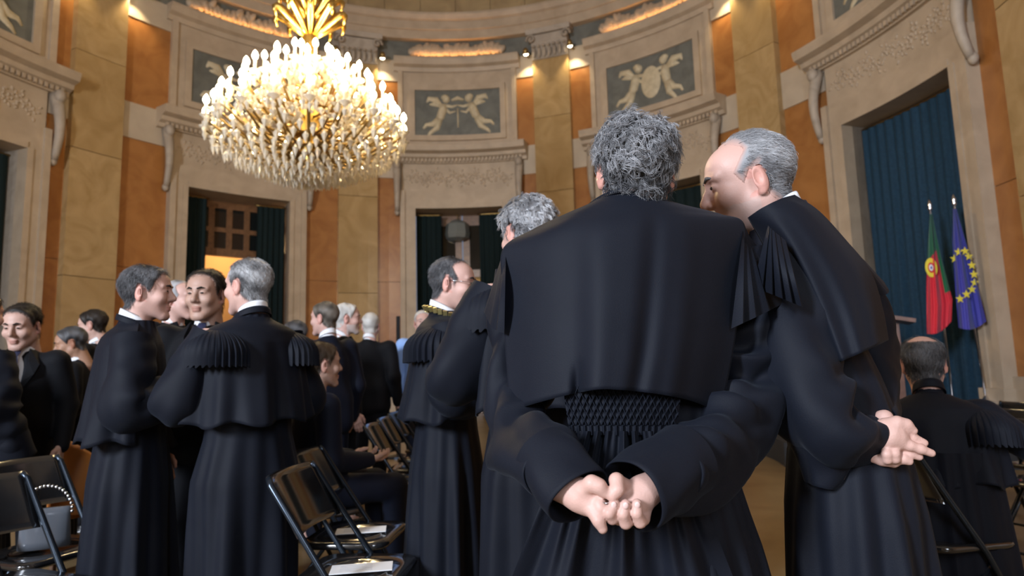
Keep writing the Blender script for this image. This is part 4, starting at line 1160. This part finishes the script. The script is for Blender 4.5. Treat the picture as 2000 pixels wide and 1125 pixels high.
# right wrist, palm, thumb and three curled fingers
h.cone(A(1300, 935, 1.17), A(1255, 962, 1.14), .027, .026); h.chain([A(1255, 962, 1.14), A(1232, 985, 1.135), A(1212, 998, 1.135)], [.026, .028, .024], .015)
h.chain([A(1222, 950, 1.13), A(1204, 938, 1.108), A(1206, 956, 1.098), A(1196, 970, 1.096)], [.013, .0115, .0108, .0090], .007)
for (kx, ky), (tx, ty), (mx, my) in (((1196, 1012), (1201, 985), (1190, 1002)), ((1222, 1021), (1222, 985), (1217, 1004)), ((1250, 1019), (1244, 984), (1243, 1002))):
    h.chain([A(kx + 12, ky - 38, 1.14), A(kx + 6, ky - 6, 1.118), A(kx, ky, 1.104), A(mx, my, 1.094), A(tx, ty, 1.096)], [.0125, .0112, .0106, .0098, .0086], .002)
HV1 = h.mesh(.0025)
arm1 = lambda s: [L1(*q) for q in (((1430, 500, 1.56), (1460, 640, 1.555), (1455, 745, 1.515), (1430, 832, 1.43), (1366, 900, 1.30), (1300, 935, 1.19)) if s > 0 else ((1020, 540, 1.56), (1008, 660, 1.555), (1006, 775, 1.50), (1014, 850, 1.40), (1050, 890, 1.28), (1085, 945, 1.18)))]
P1 = person('robed man with curly grey hair seen from behind, hands clasped at his back', x1, y1, f1, c1, dict(q='hi', skin='pink', armR=arm1, armL=arm1, handL=False, handR=False, extra=HV1, roll=4, pitch=4, hs=1.0, hy=-.05,
    hair=dict(**GREY, thick=.008, lump=.45, lfreq=190, strands=5200, per=9, spread=.0019, mess=.55, len=.046, k=14, curl=.0085, turns=1.25, lift=.005, clump=.001, rad=.00085, seed=4, gradz=.42, bias=-.22, nape=.022, shade=.25, bald=((.018, -.050, .124), .028))))
gown(P1, wid=(.34, .28), waist=(.175, .125), seed=3, pleat=30, slim=.80)
# ring and fingernails
m_ = MB().tube([at(1183 + 8 * math.cos(t), 978 + 5 * math.sin(t), 1.10 - .004 * math.sin(t)) for t in np.linspace(0, 6.283, 16, endpoint=False)], .0016, 6, closed=True)
mk('ring', tf(inv1, m_.V), m_.F, 'chrome', P1['root'])
for px, py, Y in ((1174, 955, 1.0885), (1199, 987, 1.0875), (1222, 988, 1.0845), (1245, 987, 1.0865)):
    m_ = MB().ell(at(px, py, Y), (.0052, .0022, .0064), Matrix.Rotation(.25, 3, 'X'), 10, 6)
    mk('fingernail', tf(inv1, m_.V), m_.F, 'nail', P1['root'])
def sheet(p, inv, rows, YC_, name, m, folds, nu=130, nv=60, th=.007, seed=0):
    """cloth panel: rows of (xL, xR, y(u) list, depth centre, bulge) in picture units at real depths"""
    us = np.linspace(-1, 1, nu); ctrl = []
    for xl, xr, ys, yc, bl in rows:
        yy = np.interp(us, np.linspace(-1, 1, len(ys)), ys)
        yy = np.convolve(np.pad(yy, 6, mode='reflect', reflect_type='odd'), np.ones(13) / 13, 'valid')
        ctrl.append(np.stack([xl + (xr - xl) * (us + 1) / 2, yy, yc - bl * np.cos(us * 1.45)], 1))
    G = catmull(np.array(ctrl).reshape(len(rows), -1), nv).reshape(nv, nu, 3)
    v = np.linspace(0, 1, nv)[:, None]
    G[..., 2] += folds(us[None, :], v)
    out = []
    for t_ in (0, 1):
        for j in (range(nv) if t_ == 0 else range(nv - 1, -1, -1)): out.append([list(inv @ (at(a, b, c) + Vector((0, th * t_, 0)))) for a, b, c in G[j]])
    V, Fq = loft(out, closed=False); n = 2 * nv; E = []
    for i in range(nv - 1):
        j = n - 1 - i; E += [[i * nu, (i + 1) * nu, (j - 1) * nu, j * nu], [i * nu + nu - 1, j * nu + nu - 1, (j - 1) * nu + nu - 1, (i + 1) * nu + nu - 1]]
    return mk(name, V, np.concatenate([Fq, np.array(E)]), m, p['root'])
def fold1(u, v):
    f = .020 * np.exp(-((u - .30 + .10 * v) / .085) ** 2) * np.clip(v * 1.6 - .35, 0, 1)
    f = f + .012 * np.exp(-((u + .42 - .05 * v) / .12) ** 2) * np.clip(v * 1.5 - .3, 0, 1) - .010 * np.exp(-((u + .18) / .14) ** 2) * np.clip(v * 1.5 - .3, 0, 1)
    f = f - .012 * np.exp(-((u - .52) / .10) ** 2) * np.clip(v * 1.6 - .4, 0, 1) + .004 * np.sin(u * 13 + 1 + v) * np.clip(v * 1.4 - .4, 0, 1) * (.3 + .7 * np.abs(u))
    f = f + .030 * np.exp(-((u + .36) / .05) ** 2) * np.clip((v - .86) / .14, 0, 1)
    return f
sheet(P1, inv1, [(1152, 1304, [398, 378, 372, 374, 392], 1.478, .085), (1110, 1345, [415, 392, 386, 388, 402], 1.475, .105), (1040, 1408, [448, 415, 408, 408, 418], 1.475, .135),
    (982, 1455, [486, 456, 448, 442, 440], 1.470, .165), (981, 1452, [562, 556, 552, 548, 540], 1.460, .185), (987, 1434, [685, 680, 676, 674, 676], 1.435, .180), (996, 1409, [803, 785, 770, 759, 763, 770, 782, 806], 1.42, .175)], 0, 'cape', 'black', fold1)
# standing collar and braided cord
def neckband(p, inv, name, m, y0, y1, bl, yc, xl=1148, xr=1300):
    rows = []
    for k in range(5):
        v = k / 4; rows.append([list(inv @ at(xl + (xr - xl) * (u + 1) / 2, y0(u) + (y1(u) - y0(u)) * v, yc - bl * math.cos(u * 1.5))) for u in np.linspace(-1, 1, 40)])
    for k in range(4, -1, -1):
        v = k / 4; rows.append([list(inv @ (at(xl + (xr - xl) * (u + 1) / 2, y0(u) + (y1(u) - y0(u)) * v, yc - bl * math.cos(u * 1.5)) + Vector((0, .006, 0)))) for u in np.linspace(-1, 1, 40)])
    V, Fq = loft(rows, closed=False); return mk(name, V, Fq, m, p['root'])
neckband(P1, inv1, 'robe_collar', 'black', lambda u: 366 + 30 * u * u - 3 * u, lambda u: 392 + 22 * u * u - 3 * u, .080, 1.475)
mb = MB()
for k in range(90):
    u = -1 + 2 * k / 89
    for ph in (0, 1): mb.ell(inv1 @ at(1148 + 76 * (u + 1) + (1.2 if ph else -1.2), 377 + 26 * u * u - 3 * u + (2.5 if (k + ph) % 2 else -2.5), 1.468 - .083 * math.cos(u * 1.5)), (.0032, .0032, .0026), None, 6, 4)
mb.build('braided_cord', 'satin', P1['root'], smooth=True)
# smocked back of the gown
us = np.linspace(-1, 1, 240); vs = np.linspace(0, 1, 90); rows = []
for v in vs:
    py = 745 + 105 * v; row = []
    for u in us:
        a_, b_ = u * 27 + v * 13, u * 27 - v * 13
        rg = max(abs(math.cos(a_)) ** 14, abs(math.cos(b_)) ** 14) if v < .82 else abs(math.cos(u * 27)) ** 6
        row.append(list(inv1 @ at(1216 + 118 * u * (1 - .12 * v), py, 1.325 - .035 * math.cos(u * 1.4) - .0075 * rg)))
    rows.append(row)
V, Fq = loft(rows, closed=False); mk('smocked_panel', V, Fq, 'black', P1['root'])
rows = []
for v in np.linspace(0, 1, 40):   # gathers falling below the smocking
    py = 842 + 330 * v; row = []
    for u in np.linspace(-1, 1, 260):
        n_ = math.cos(u * 27 * (1 - .0 * v)) * .010 * (1 - .6 * v) + .020 * v * math.sin(u * 11 + 1.5) + .008 * math.sin(u * 37 + 2 * v) * (1 - v)
        row.append(list(inv1 @ at(1216 + u * (104 + 130 * v), py, 1.318 - .035 * math.cos(u * 1.4) + .01 * v - n_)))
    rows.append(row)
V, Fq = loft(rows, closed=False); mk('gathered_skirt', V, Fq, 'black', P1['root'])
SL = lambda pts: [list(inv1 @ at(*q)) for q in pts]
sleeve('sleeve', SL([(1440, 490, 1.55), (1462, 620, 1.555), (1456, 740, 1.52), (1432, 832, 1.43), (1368, 900, 1.30), (1300, 930, 1.20)]), [.070, .070, .072, .075, .078, .066], P1['root'], seed=2, wr=.015, n=80, mm=64)
sleeve('sleeve', SL([(1015, 530, 1.55), (1006, 660, 1.555), (1004, 770, 1.50), (1012, 850, 1.40), (1048, 888, 1.28), (1085, 918, 1.20)]), [.060, .062, .066, .068, .068, .060], P1['root'], seed=8, wr=.015, n=80, mm=64)
sleeve('cuff', SL([(1338, 898, 1.235), (1292, 928, 1.19), (1236, 966, 1.145)]), [.069, .068, .066], P1['root'], n=16, mm=60, seed=1, wr=.004)
sleeve('cuff', SL([(1066, 890, 1.235), (1096, 928, 1.19), (1130, 972, 1.150)]), [.063, .062, .060], P1['root'], n=16, mm=60, seed=3, wr=.004)
def fan(p, inv, tip, arc, n_p, name='shoulder_frill', m='black', nv=16, dep=.010):
    """knife pleats from a shoulder seam (list of px,py,Y) out to a hem (same)"""
    S0, S1 = catmull(np.array(tip, float), n_p * 10 + 1), catmull(np.array(arc, float), n_p * 10 + 1); rows = []
    for t_ in (0, 1):
        for j in (range(nv) if t_ == 0 else range(nv - 1, -1, -1)):
            v = j / (nv - 1); row = []
            for i in range(len(S0)):
                saw = (i / 10) % 1.0; q = S0[i] * (1 - v) + S1[i] * v
                row.append(list(inv @ (at(q[0], q[1], q[2] - .035 * math.sin(v * math.pi) - dep * saw * (.3 + .9 * v) + .004 * t_))))
            rows.append(row)
    V, Fq = loft(rows, closed=False); return autosmooth(mk(name, V, Fq, m, p['root']), 30)
fan(P1, inv1, [(1452, 442, 1.45), (1458, 448, 1.50), (1462, 460, 1.56)], [(1428, 642, 1.395), (1492, 612, 1.44), (1558, 578, 1.55)], 5, dep=.022)
fan(P1, inv1, [(988, 488, 1.45), (984, 492, 1.50), (980, 500, 1.55)], [(985, 652, 1.40), (962, 640, 1.45), (945, 610, 1.55)], 3, dep=.02)
for s in (-1, 1): shoe(P1, s)

# ---- 2. balding man in profile beside him, hands behind his back
f2 = -62; ln2 = .20; x2, y2, c2 = root_for(1462, 268, 1.72, f2, lean=ln2); s2 = c2 / 1.77; inv2 = W(x2, y2, f2, s2).inverted()
L2 = lambda px, py, Y: inv2 @ at(px, py, Y)
h = Sdf(); B = lambda px, py, Y=1.47: tuple(at(px, py, Y))
h.cone(B(1680, 850, 1.50), B(1716, 852, 1.475), .028, .027); h.chain([B(1716, 850, 1.475), B(1738, 850, 1.465), B(1752, 856, 1.462)], [.030, .031, .024], .015)
h.chain([B(1732, 832, 1.46), B(1752, 825, 1.452), B(1770, 829, 1.45), B(1784, 841, 1.45)], [.018, .0125, .011, .0088], .010)
h.chain([B(1752, 862, 1.455), B(1776, 870, 1.448), B(1798, 877, 1.446), B(1819, 885, 1.446)], [.0125, .0108, .010, .0085], .006)
h.chain([B(1762, 848, 1.462), B(1782, 854, 1.458), B(1805, 865, 1.456)], [.0105, .0100, .0084], .006)
h.chain([B(1756, 876, 1.468), B(1776, 886, 1.462), B(1795, 892, 1.460)], [.0105, .0096, .0084], .006)
h.chain([B(1750, 852, 1.452), B(1757, 845, 1.446), B(1760, 852, 1.444)], [.010, .0094, .009], .005)
for kx, ky in ((1734, 897), (1749, 896)): h.chain([B(kx, ky - 34, 1.462), B(kx - 2, ky - 10, 1.448), B(kx - 1, ky, 1.452), B(kx + 2, ky + 3, 1.466)], [.0105, .0105, .010, .010], .005)
h.chain([B(1752, 894, 1.466), B(1764, 896, 1.460), B(1775, 901, 1.458)], [.011, .011, .009], .006); h.chain([B(1700, 890, 1.48), B(1722, 898, 1.470), B(1745, 904, 1.472)], [.014, .012, .011], .008)
h.chain([B(1712, 818, 1.52), B(1728, 816, 1.505), B(1738, 834, 1.49)], [.016, .016, .014], .01)
HV2 = h.mesh(.0026)
arm2 = lambda s: [L2(*q) for q in (((1655, 560, 1.82), (1690, 640, 1.82), (1700, 725, 1.76), (1712, 800, 1.65), (1712, 816, 1.57)) if s > 0 else ((1550, 560, 1.58), (1556, 650, 1.53), (1575, 760, 1.49), (1618, 834, 1.475), (1682, 850, 1.485)))]
P2 = person('robed balding man with short grey hair in profile, listening, fingers laced behind his back', x2, y2, f2, c2, dict(q='hi', skin='pink', lean=ln2, yaw=-14, pitch=-10 + math.degrees(0), roll=-4, hs=1.06, armR=arm2, armL=arm2, handL=False, handR=False, extra=HV2,
    hair=dict(**SILV, thick=.005, lump=.2, lfreq=150, strands=5200, len=.016, k=4, lift=.003, rad=.0005, recede=.062, fade=.028, edge=.035, seed=6, gradz=.2, flow=(0, -1, -.5)), beard=((.45, .42, .40), .25)))
gown(P2, wid=(.22, .19), waist=(.135, .12), seed=13, pleat=14, slim=.70)
def fold2(u, v):
    return (.014 * np.sin(u * 5.5 + .5 + v * .8) + .006 * np.sin(u * 11 + 2 + v)) * np.clip(v * 1.5 - .2, 0, 1)
sheet(P2, inv2, [(1462, 1552, [424, 408, 396, 386, 380], 1.585, .050), (1470, 1600, [438, 432, 420, 405, 412], 1.60, .085), (1488, 1652, [470, 470, 466, 458, 468], 1.62, .130), (1522, 1700, [540, 540, 536, 528, 528], 1.63, .160), (1565, 1724, [630, 622, 612, 604, 600], 1.62, .165), (1606, 1736, [718, 708, 694, 680, 664], 1.60, .165)], 0, 'cape', 'black', fold2, seed=2)
S2 = lambda pts: [list(inv2 @ at(*q)) for q in pts]
sleeve('sleeve', S2([(1545, 520, 1.58), (1552, 640, 1.53), (1570, 755, 1.49), (1616, 832, 1.475), (1668, 850, 1.485), (1710, 855, 1.485)]), [.080, .082, .088, .086, .062, .046], P2['root'], seed=12, wr=.015, n=80, mm=64)
sleeve('sleeve_drape', S2([(1600, 820, 1.50), (1612, 880, 1.505), (1602, 948, 1.51)]), [.075, .066, .030], P2['root'], seed=4, wr=.008, n=24)
sleeve('sleeve', S2([(1655, 560, 1.82), (1690, 630, 1.82), (1700, 720, 1.76), (1712, 795, 1.66), (1712, 822, 1.58)]), [.05, .070, .068, .055, .040], P2['root'], seed=15, wr=.008)
fan(P2, inv2, [(1500, 440, 1.49), (1510, 450, 1.47), (1535, 470, 1.47)], [(1470, 560, 1.47), (1520, 580, 1.42), (1568, 600, 1.43)], 5, dep=.018)
fan(P2, inv2, [(1648, 470, 1.66), (1668, 490, 1.72), (1690, 510, 1.78)], [(1700, 585, 1.64), (1735, 572, 1.70), (1728, 552, 1.80)], 4, dep=.018)
collar_ring(P2, 'white', r=.068, h=.040, z=1.515); collar_ring(P2, 'black', r=.080, h=.030, z=1.495, name='robe_collar', flare=.94)
for s in (-1, 1): shoe(P2, s)

# ---- the other robed men
def guest(label, px, cy, Y, face, o, dress, **kw):
    x, y, c = root_for(px, cy, Y, face, lean=o.get('lean', 0))
    p = person(label, x, y, face, c, o); dress(p, **kw); return p
fw_ = lambda a, b: (lambda s: [(s * .195, 0, 1.42), (s * .28, a, 1.15), (s * .09, b, 1.22)])
guest('robed man with wavy silver hair, half hidden behind the curly-haired man', 1030, 393, 2.37, -40, dict(skin='pink', yaw=8, pitch=-4, armR=ARM_FWD, armL=fw_(.08, .3), hair=dict(**SILV, thick=.012, lump=.3, strands=3600, per=8, mess=.5, clump=.001, len=.034, k=9, curl=.006, turns=.9, lift=.006, rad=.0009, seed=2, shade=.5)), robed, seed=21)
p4 = guest('robed man with glasses, bald forehead and a gold embroidered collar', 884, 505, 2.9, 84, dict(skin='pink', yaw=12, pitch=-6, armR=ARM_FWD, armL=ARM_FWD, satinfrill=False, hair=dict(**PEP, thick=.005, strands=1800, len=.02, k=4, rad=.0007, recede=.058, seed=9)), robed, seed=31)
mb = MB()   # spectacles
for x in (-1, 1):
    mb.tube([Vector((x * .031 + .021 * math.cos(t), .108 - .003 * abs(math.cos(t)), .010 + .016 * math.sin(t))) for t in np.linspace(0, 6.283, 20, endpoint=False)], .0014, 5, closed=True)
    mb.tube([(x * .052, .104, .014), (x * .078, .06, .014), (x * .083, -.01, .016)], .0016, 5)
mb.tube([(-.010, .110, .014), (.010, .110, .014)], .0014, 5)
mk('glasses', tf(p4['Mh'], mb.V), mb.F, 'chrome', p4['root'])
mb = MB()   # gold plates of the collar
for k in range(26):
    a = math.radians(-200 + 220 * k / 25 - 0) ; u = p4['up']
    a = 2 * math.pi * k / 26; mb.box(u((.098 * math.cos(a), -.012 + .098 * math.sin(a), 1.500 - .035 * math.sin(a))), (.019, .010, .026), Matrix.Rotation(a + math.pi / 2, 3, 'Z') @ Matrix.Rotation(.5, 3, 'X'))
mb.build('gold_collar', 'goldchain', p4['root'])
guest('robed man with short dark grey hair and white collar, facing the man in the tie', 287, 522, 2.85, 68, dict(skin='pink', yaw=6, armR=ARM_FWD, armL=ARM_DOWN, hair=dict(**PEP, thick=.010, strands=2600, len=.022, k=4, rad=.0007, seed=12)), robed, seed=41, capez=.98, frills=False)
guest('robed man with cropped silver hair, arms folded, back turned beside the lamplit doorway', 485, 508, 2.8, -52, dict(skin='pink', yaw=-14, armR=ARM_FWD, armL=fw_(.06, .28), hair=dict(**dict(col=(.10, .10, .105), col2=(.5, .5, .51)), thick=.007, strands=2600, len=.016, k=4, rad=.0007, recede=.02, seed=14)), robed, seed=51, capez=1.04, wid=(.23, .18))
# ---- men in suits
guest('dark-haired man in a black suit, white shirt and navy tie, facing the two robed men', 402, 532, 3.35, 172, dict(hs=1.06, skin='mid', yaw=12, pitch=-4, armR=fw_(.05, .22), hair=dict(**DARK, thick=.010, strands=1200, len=.025, k=4, rad=.0009, recede=.015, seed=3)), suit, tie='tie')
guest('grey-haired man mostly hidden behind the dark-haired robed man and the man in the tie', 350, 548, 4.2, 95, dict(skin='pink', hair=dict(**SILV, thick=.006, recede=.05)), suit)
guest('young man with short black hair in a dark suit, looking down', 42, 600, 3.75, 164, dict(hs=1.10, skin='fair', pitch=-14, yaw=8, hair=dict(**DARK, thick=.012, strands=900, len=.02, k=4, rad=.0009)), suit, tie='tie')
guest('brown-haired man in black with his back turned, partly cut off, by the young black-haired man', -40, 572, 3.25, 14, dict(skin='pink', hair=dict(**BRN, thick=.012, strands=1200, len=.025, k=4, rad=.0008)), robed, seed=71, frills=False, white=False)
guest('ruddy older man with dark grey hair, head bent, against the glowing pilaster', 138, 642, 4.75, -118, dict(hs=1.06, skin='tan', pitch=-16, hair=dict(**PEP, thick=.012)), suit)
guest('young man with neat dark hair in profile against the glowing pilaster', 180, 607, 5.3, -98, dict(skin='fair', pitch=-10, hair=dict(**DARK, thick=.013)), suit)
guest('man in a navy suit with brown-grey hair and white collar, back turned', 634, 591, 4.75, -48, dict(skin='pink', yaw=-22, hair=dict(col=(.06, .05, .04), col2=(.2, .17, .14), thick=.011)), suit, m='navy', vdeep=False)
guest('white-haired bearded man in profile behind the man in the navy suit', 678, 594, 5.25, 72, dict(skin='pink', beard=((.6, .58, .56), .6), hair=dict(**WHT, thick=.012)), suit)
guest('white-haired man in a dark suit seen from behind, standing alone', 724, 612, 6.4, 4, dict(skin='pink', yaw=-12, hair=dict(**WHT, thick=.010)), suit, vdeep=False)
guest('dark-haired man glimpsed behind the robed man with cropped silver hair', 575, 627, 5.3, -75, dict(skin='tan', hair=dict(**PEP, thick=.011)), suit)
guest('white-haired person in a pale blue shirt behind the robed man with glasses', 826, 607, 6.7, 168, dict(skin='pink', hair=dict(**WHT, thick=.010)), suit, m='paleblue', vdeep=False, legm='navy')

# ---- seated people
def seat_guest(label, px, cy, Y, face, o, ch_label):
    c = at(px, cy, Y); f = math.radians(face); ln = o.get('lean', 0); fwd = .025 + .69 * math.sin(ln)
    x, y = c.x - math.sin(f) * fwd, Y - math.cos(f) * fwd
    crown = c.z + .69 * (1 - math.cos(ln))
    p = person(label, x, y, face, crown, dict(o, seated=True)); cf = o.get('chair_face', face); g_ = math.radians(cf); cb = o.get('chair_back', 0); chair(x - cb * math.sin(g_), y - cb * math.cos(g_), cf, ch_label); return p
armsit = lambda s: [(s * .195, -.01, 1.42), (s * .25, -.02, 1.13), (s * .13, .26, 1.10)]
p13 = seat_guest('seated uniformed officer with short brown hair and epaulettes, in profile', 628, 670, 3.7, 52, dict(skin='mid', armR=armsit, armL=armsit, hair=dict(**BRN, thick=.010, strands=1500, len=.018, k=4, rad=.0008)), 'folding chair under the seated officer')
suit(p13, m='navy', shirt='paleblue', vdeep=False, epaulette=True)
p19 = seat_guest('seated bald-crowned man in a black robe with his back turned, below the flags', 1798, 655, 2.95, 24, dict(skin='pink', lean=.12, yaw=6, chair_back=.05, chair_face=78, armL=armsit, armR=lambda s: [(s * .195, -.01, 1.40), (s * .40, .0, 1.24), (s * .50, .16, 1.05)], hair=dict(**PEP, thick=.010, strands=1800, len=.022, k=5, curl=.003, rad=.0008, bald=((0, -.03, .125), .055))), 'folding chair under the seated bald-crowned man')
suit(p19, m='black', shirt='black', vdeep=False); cape(p19, seed=61, z1=1.12, span=95, hemw=(.265, .185)); 
for s in (-1, 1): frill(p19, s)
rows = []
for v in np.linspace(0, 1, 16):      # robe hanging over the seat
    rows.append([[(.21 + .05 * v) * math.cos(a) + .012 * v * math.sin(a * 14), -.01 + (.16 + .012 * v + .008 * math.sin(a * 19)) * math.sin(a) * (1 if math.sin(a) < 0 else 2.3), .80 - .60 * v] for a in np.linspace(0, 6.2832, 90, endpoint=False)])
V, Fq = loft(rows); mk('robe_skirt', V, Fq, 'black', p19['root'])
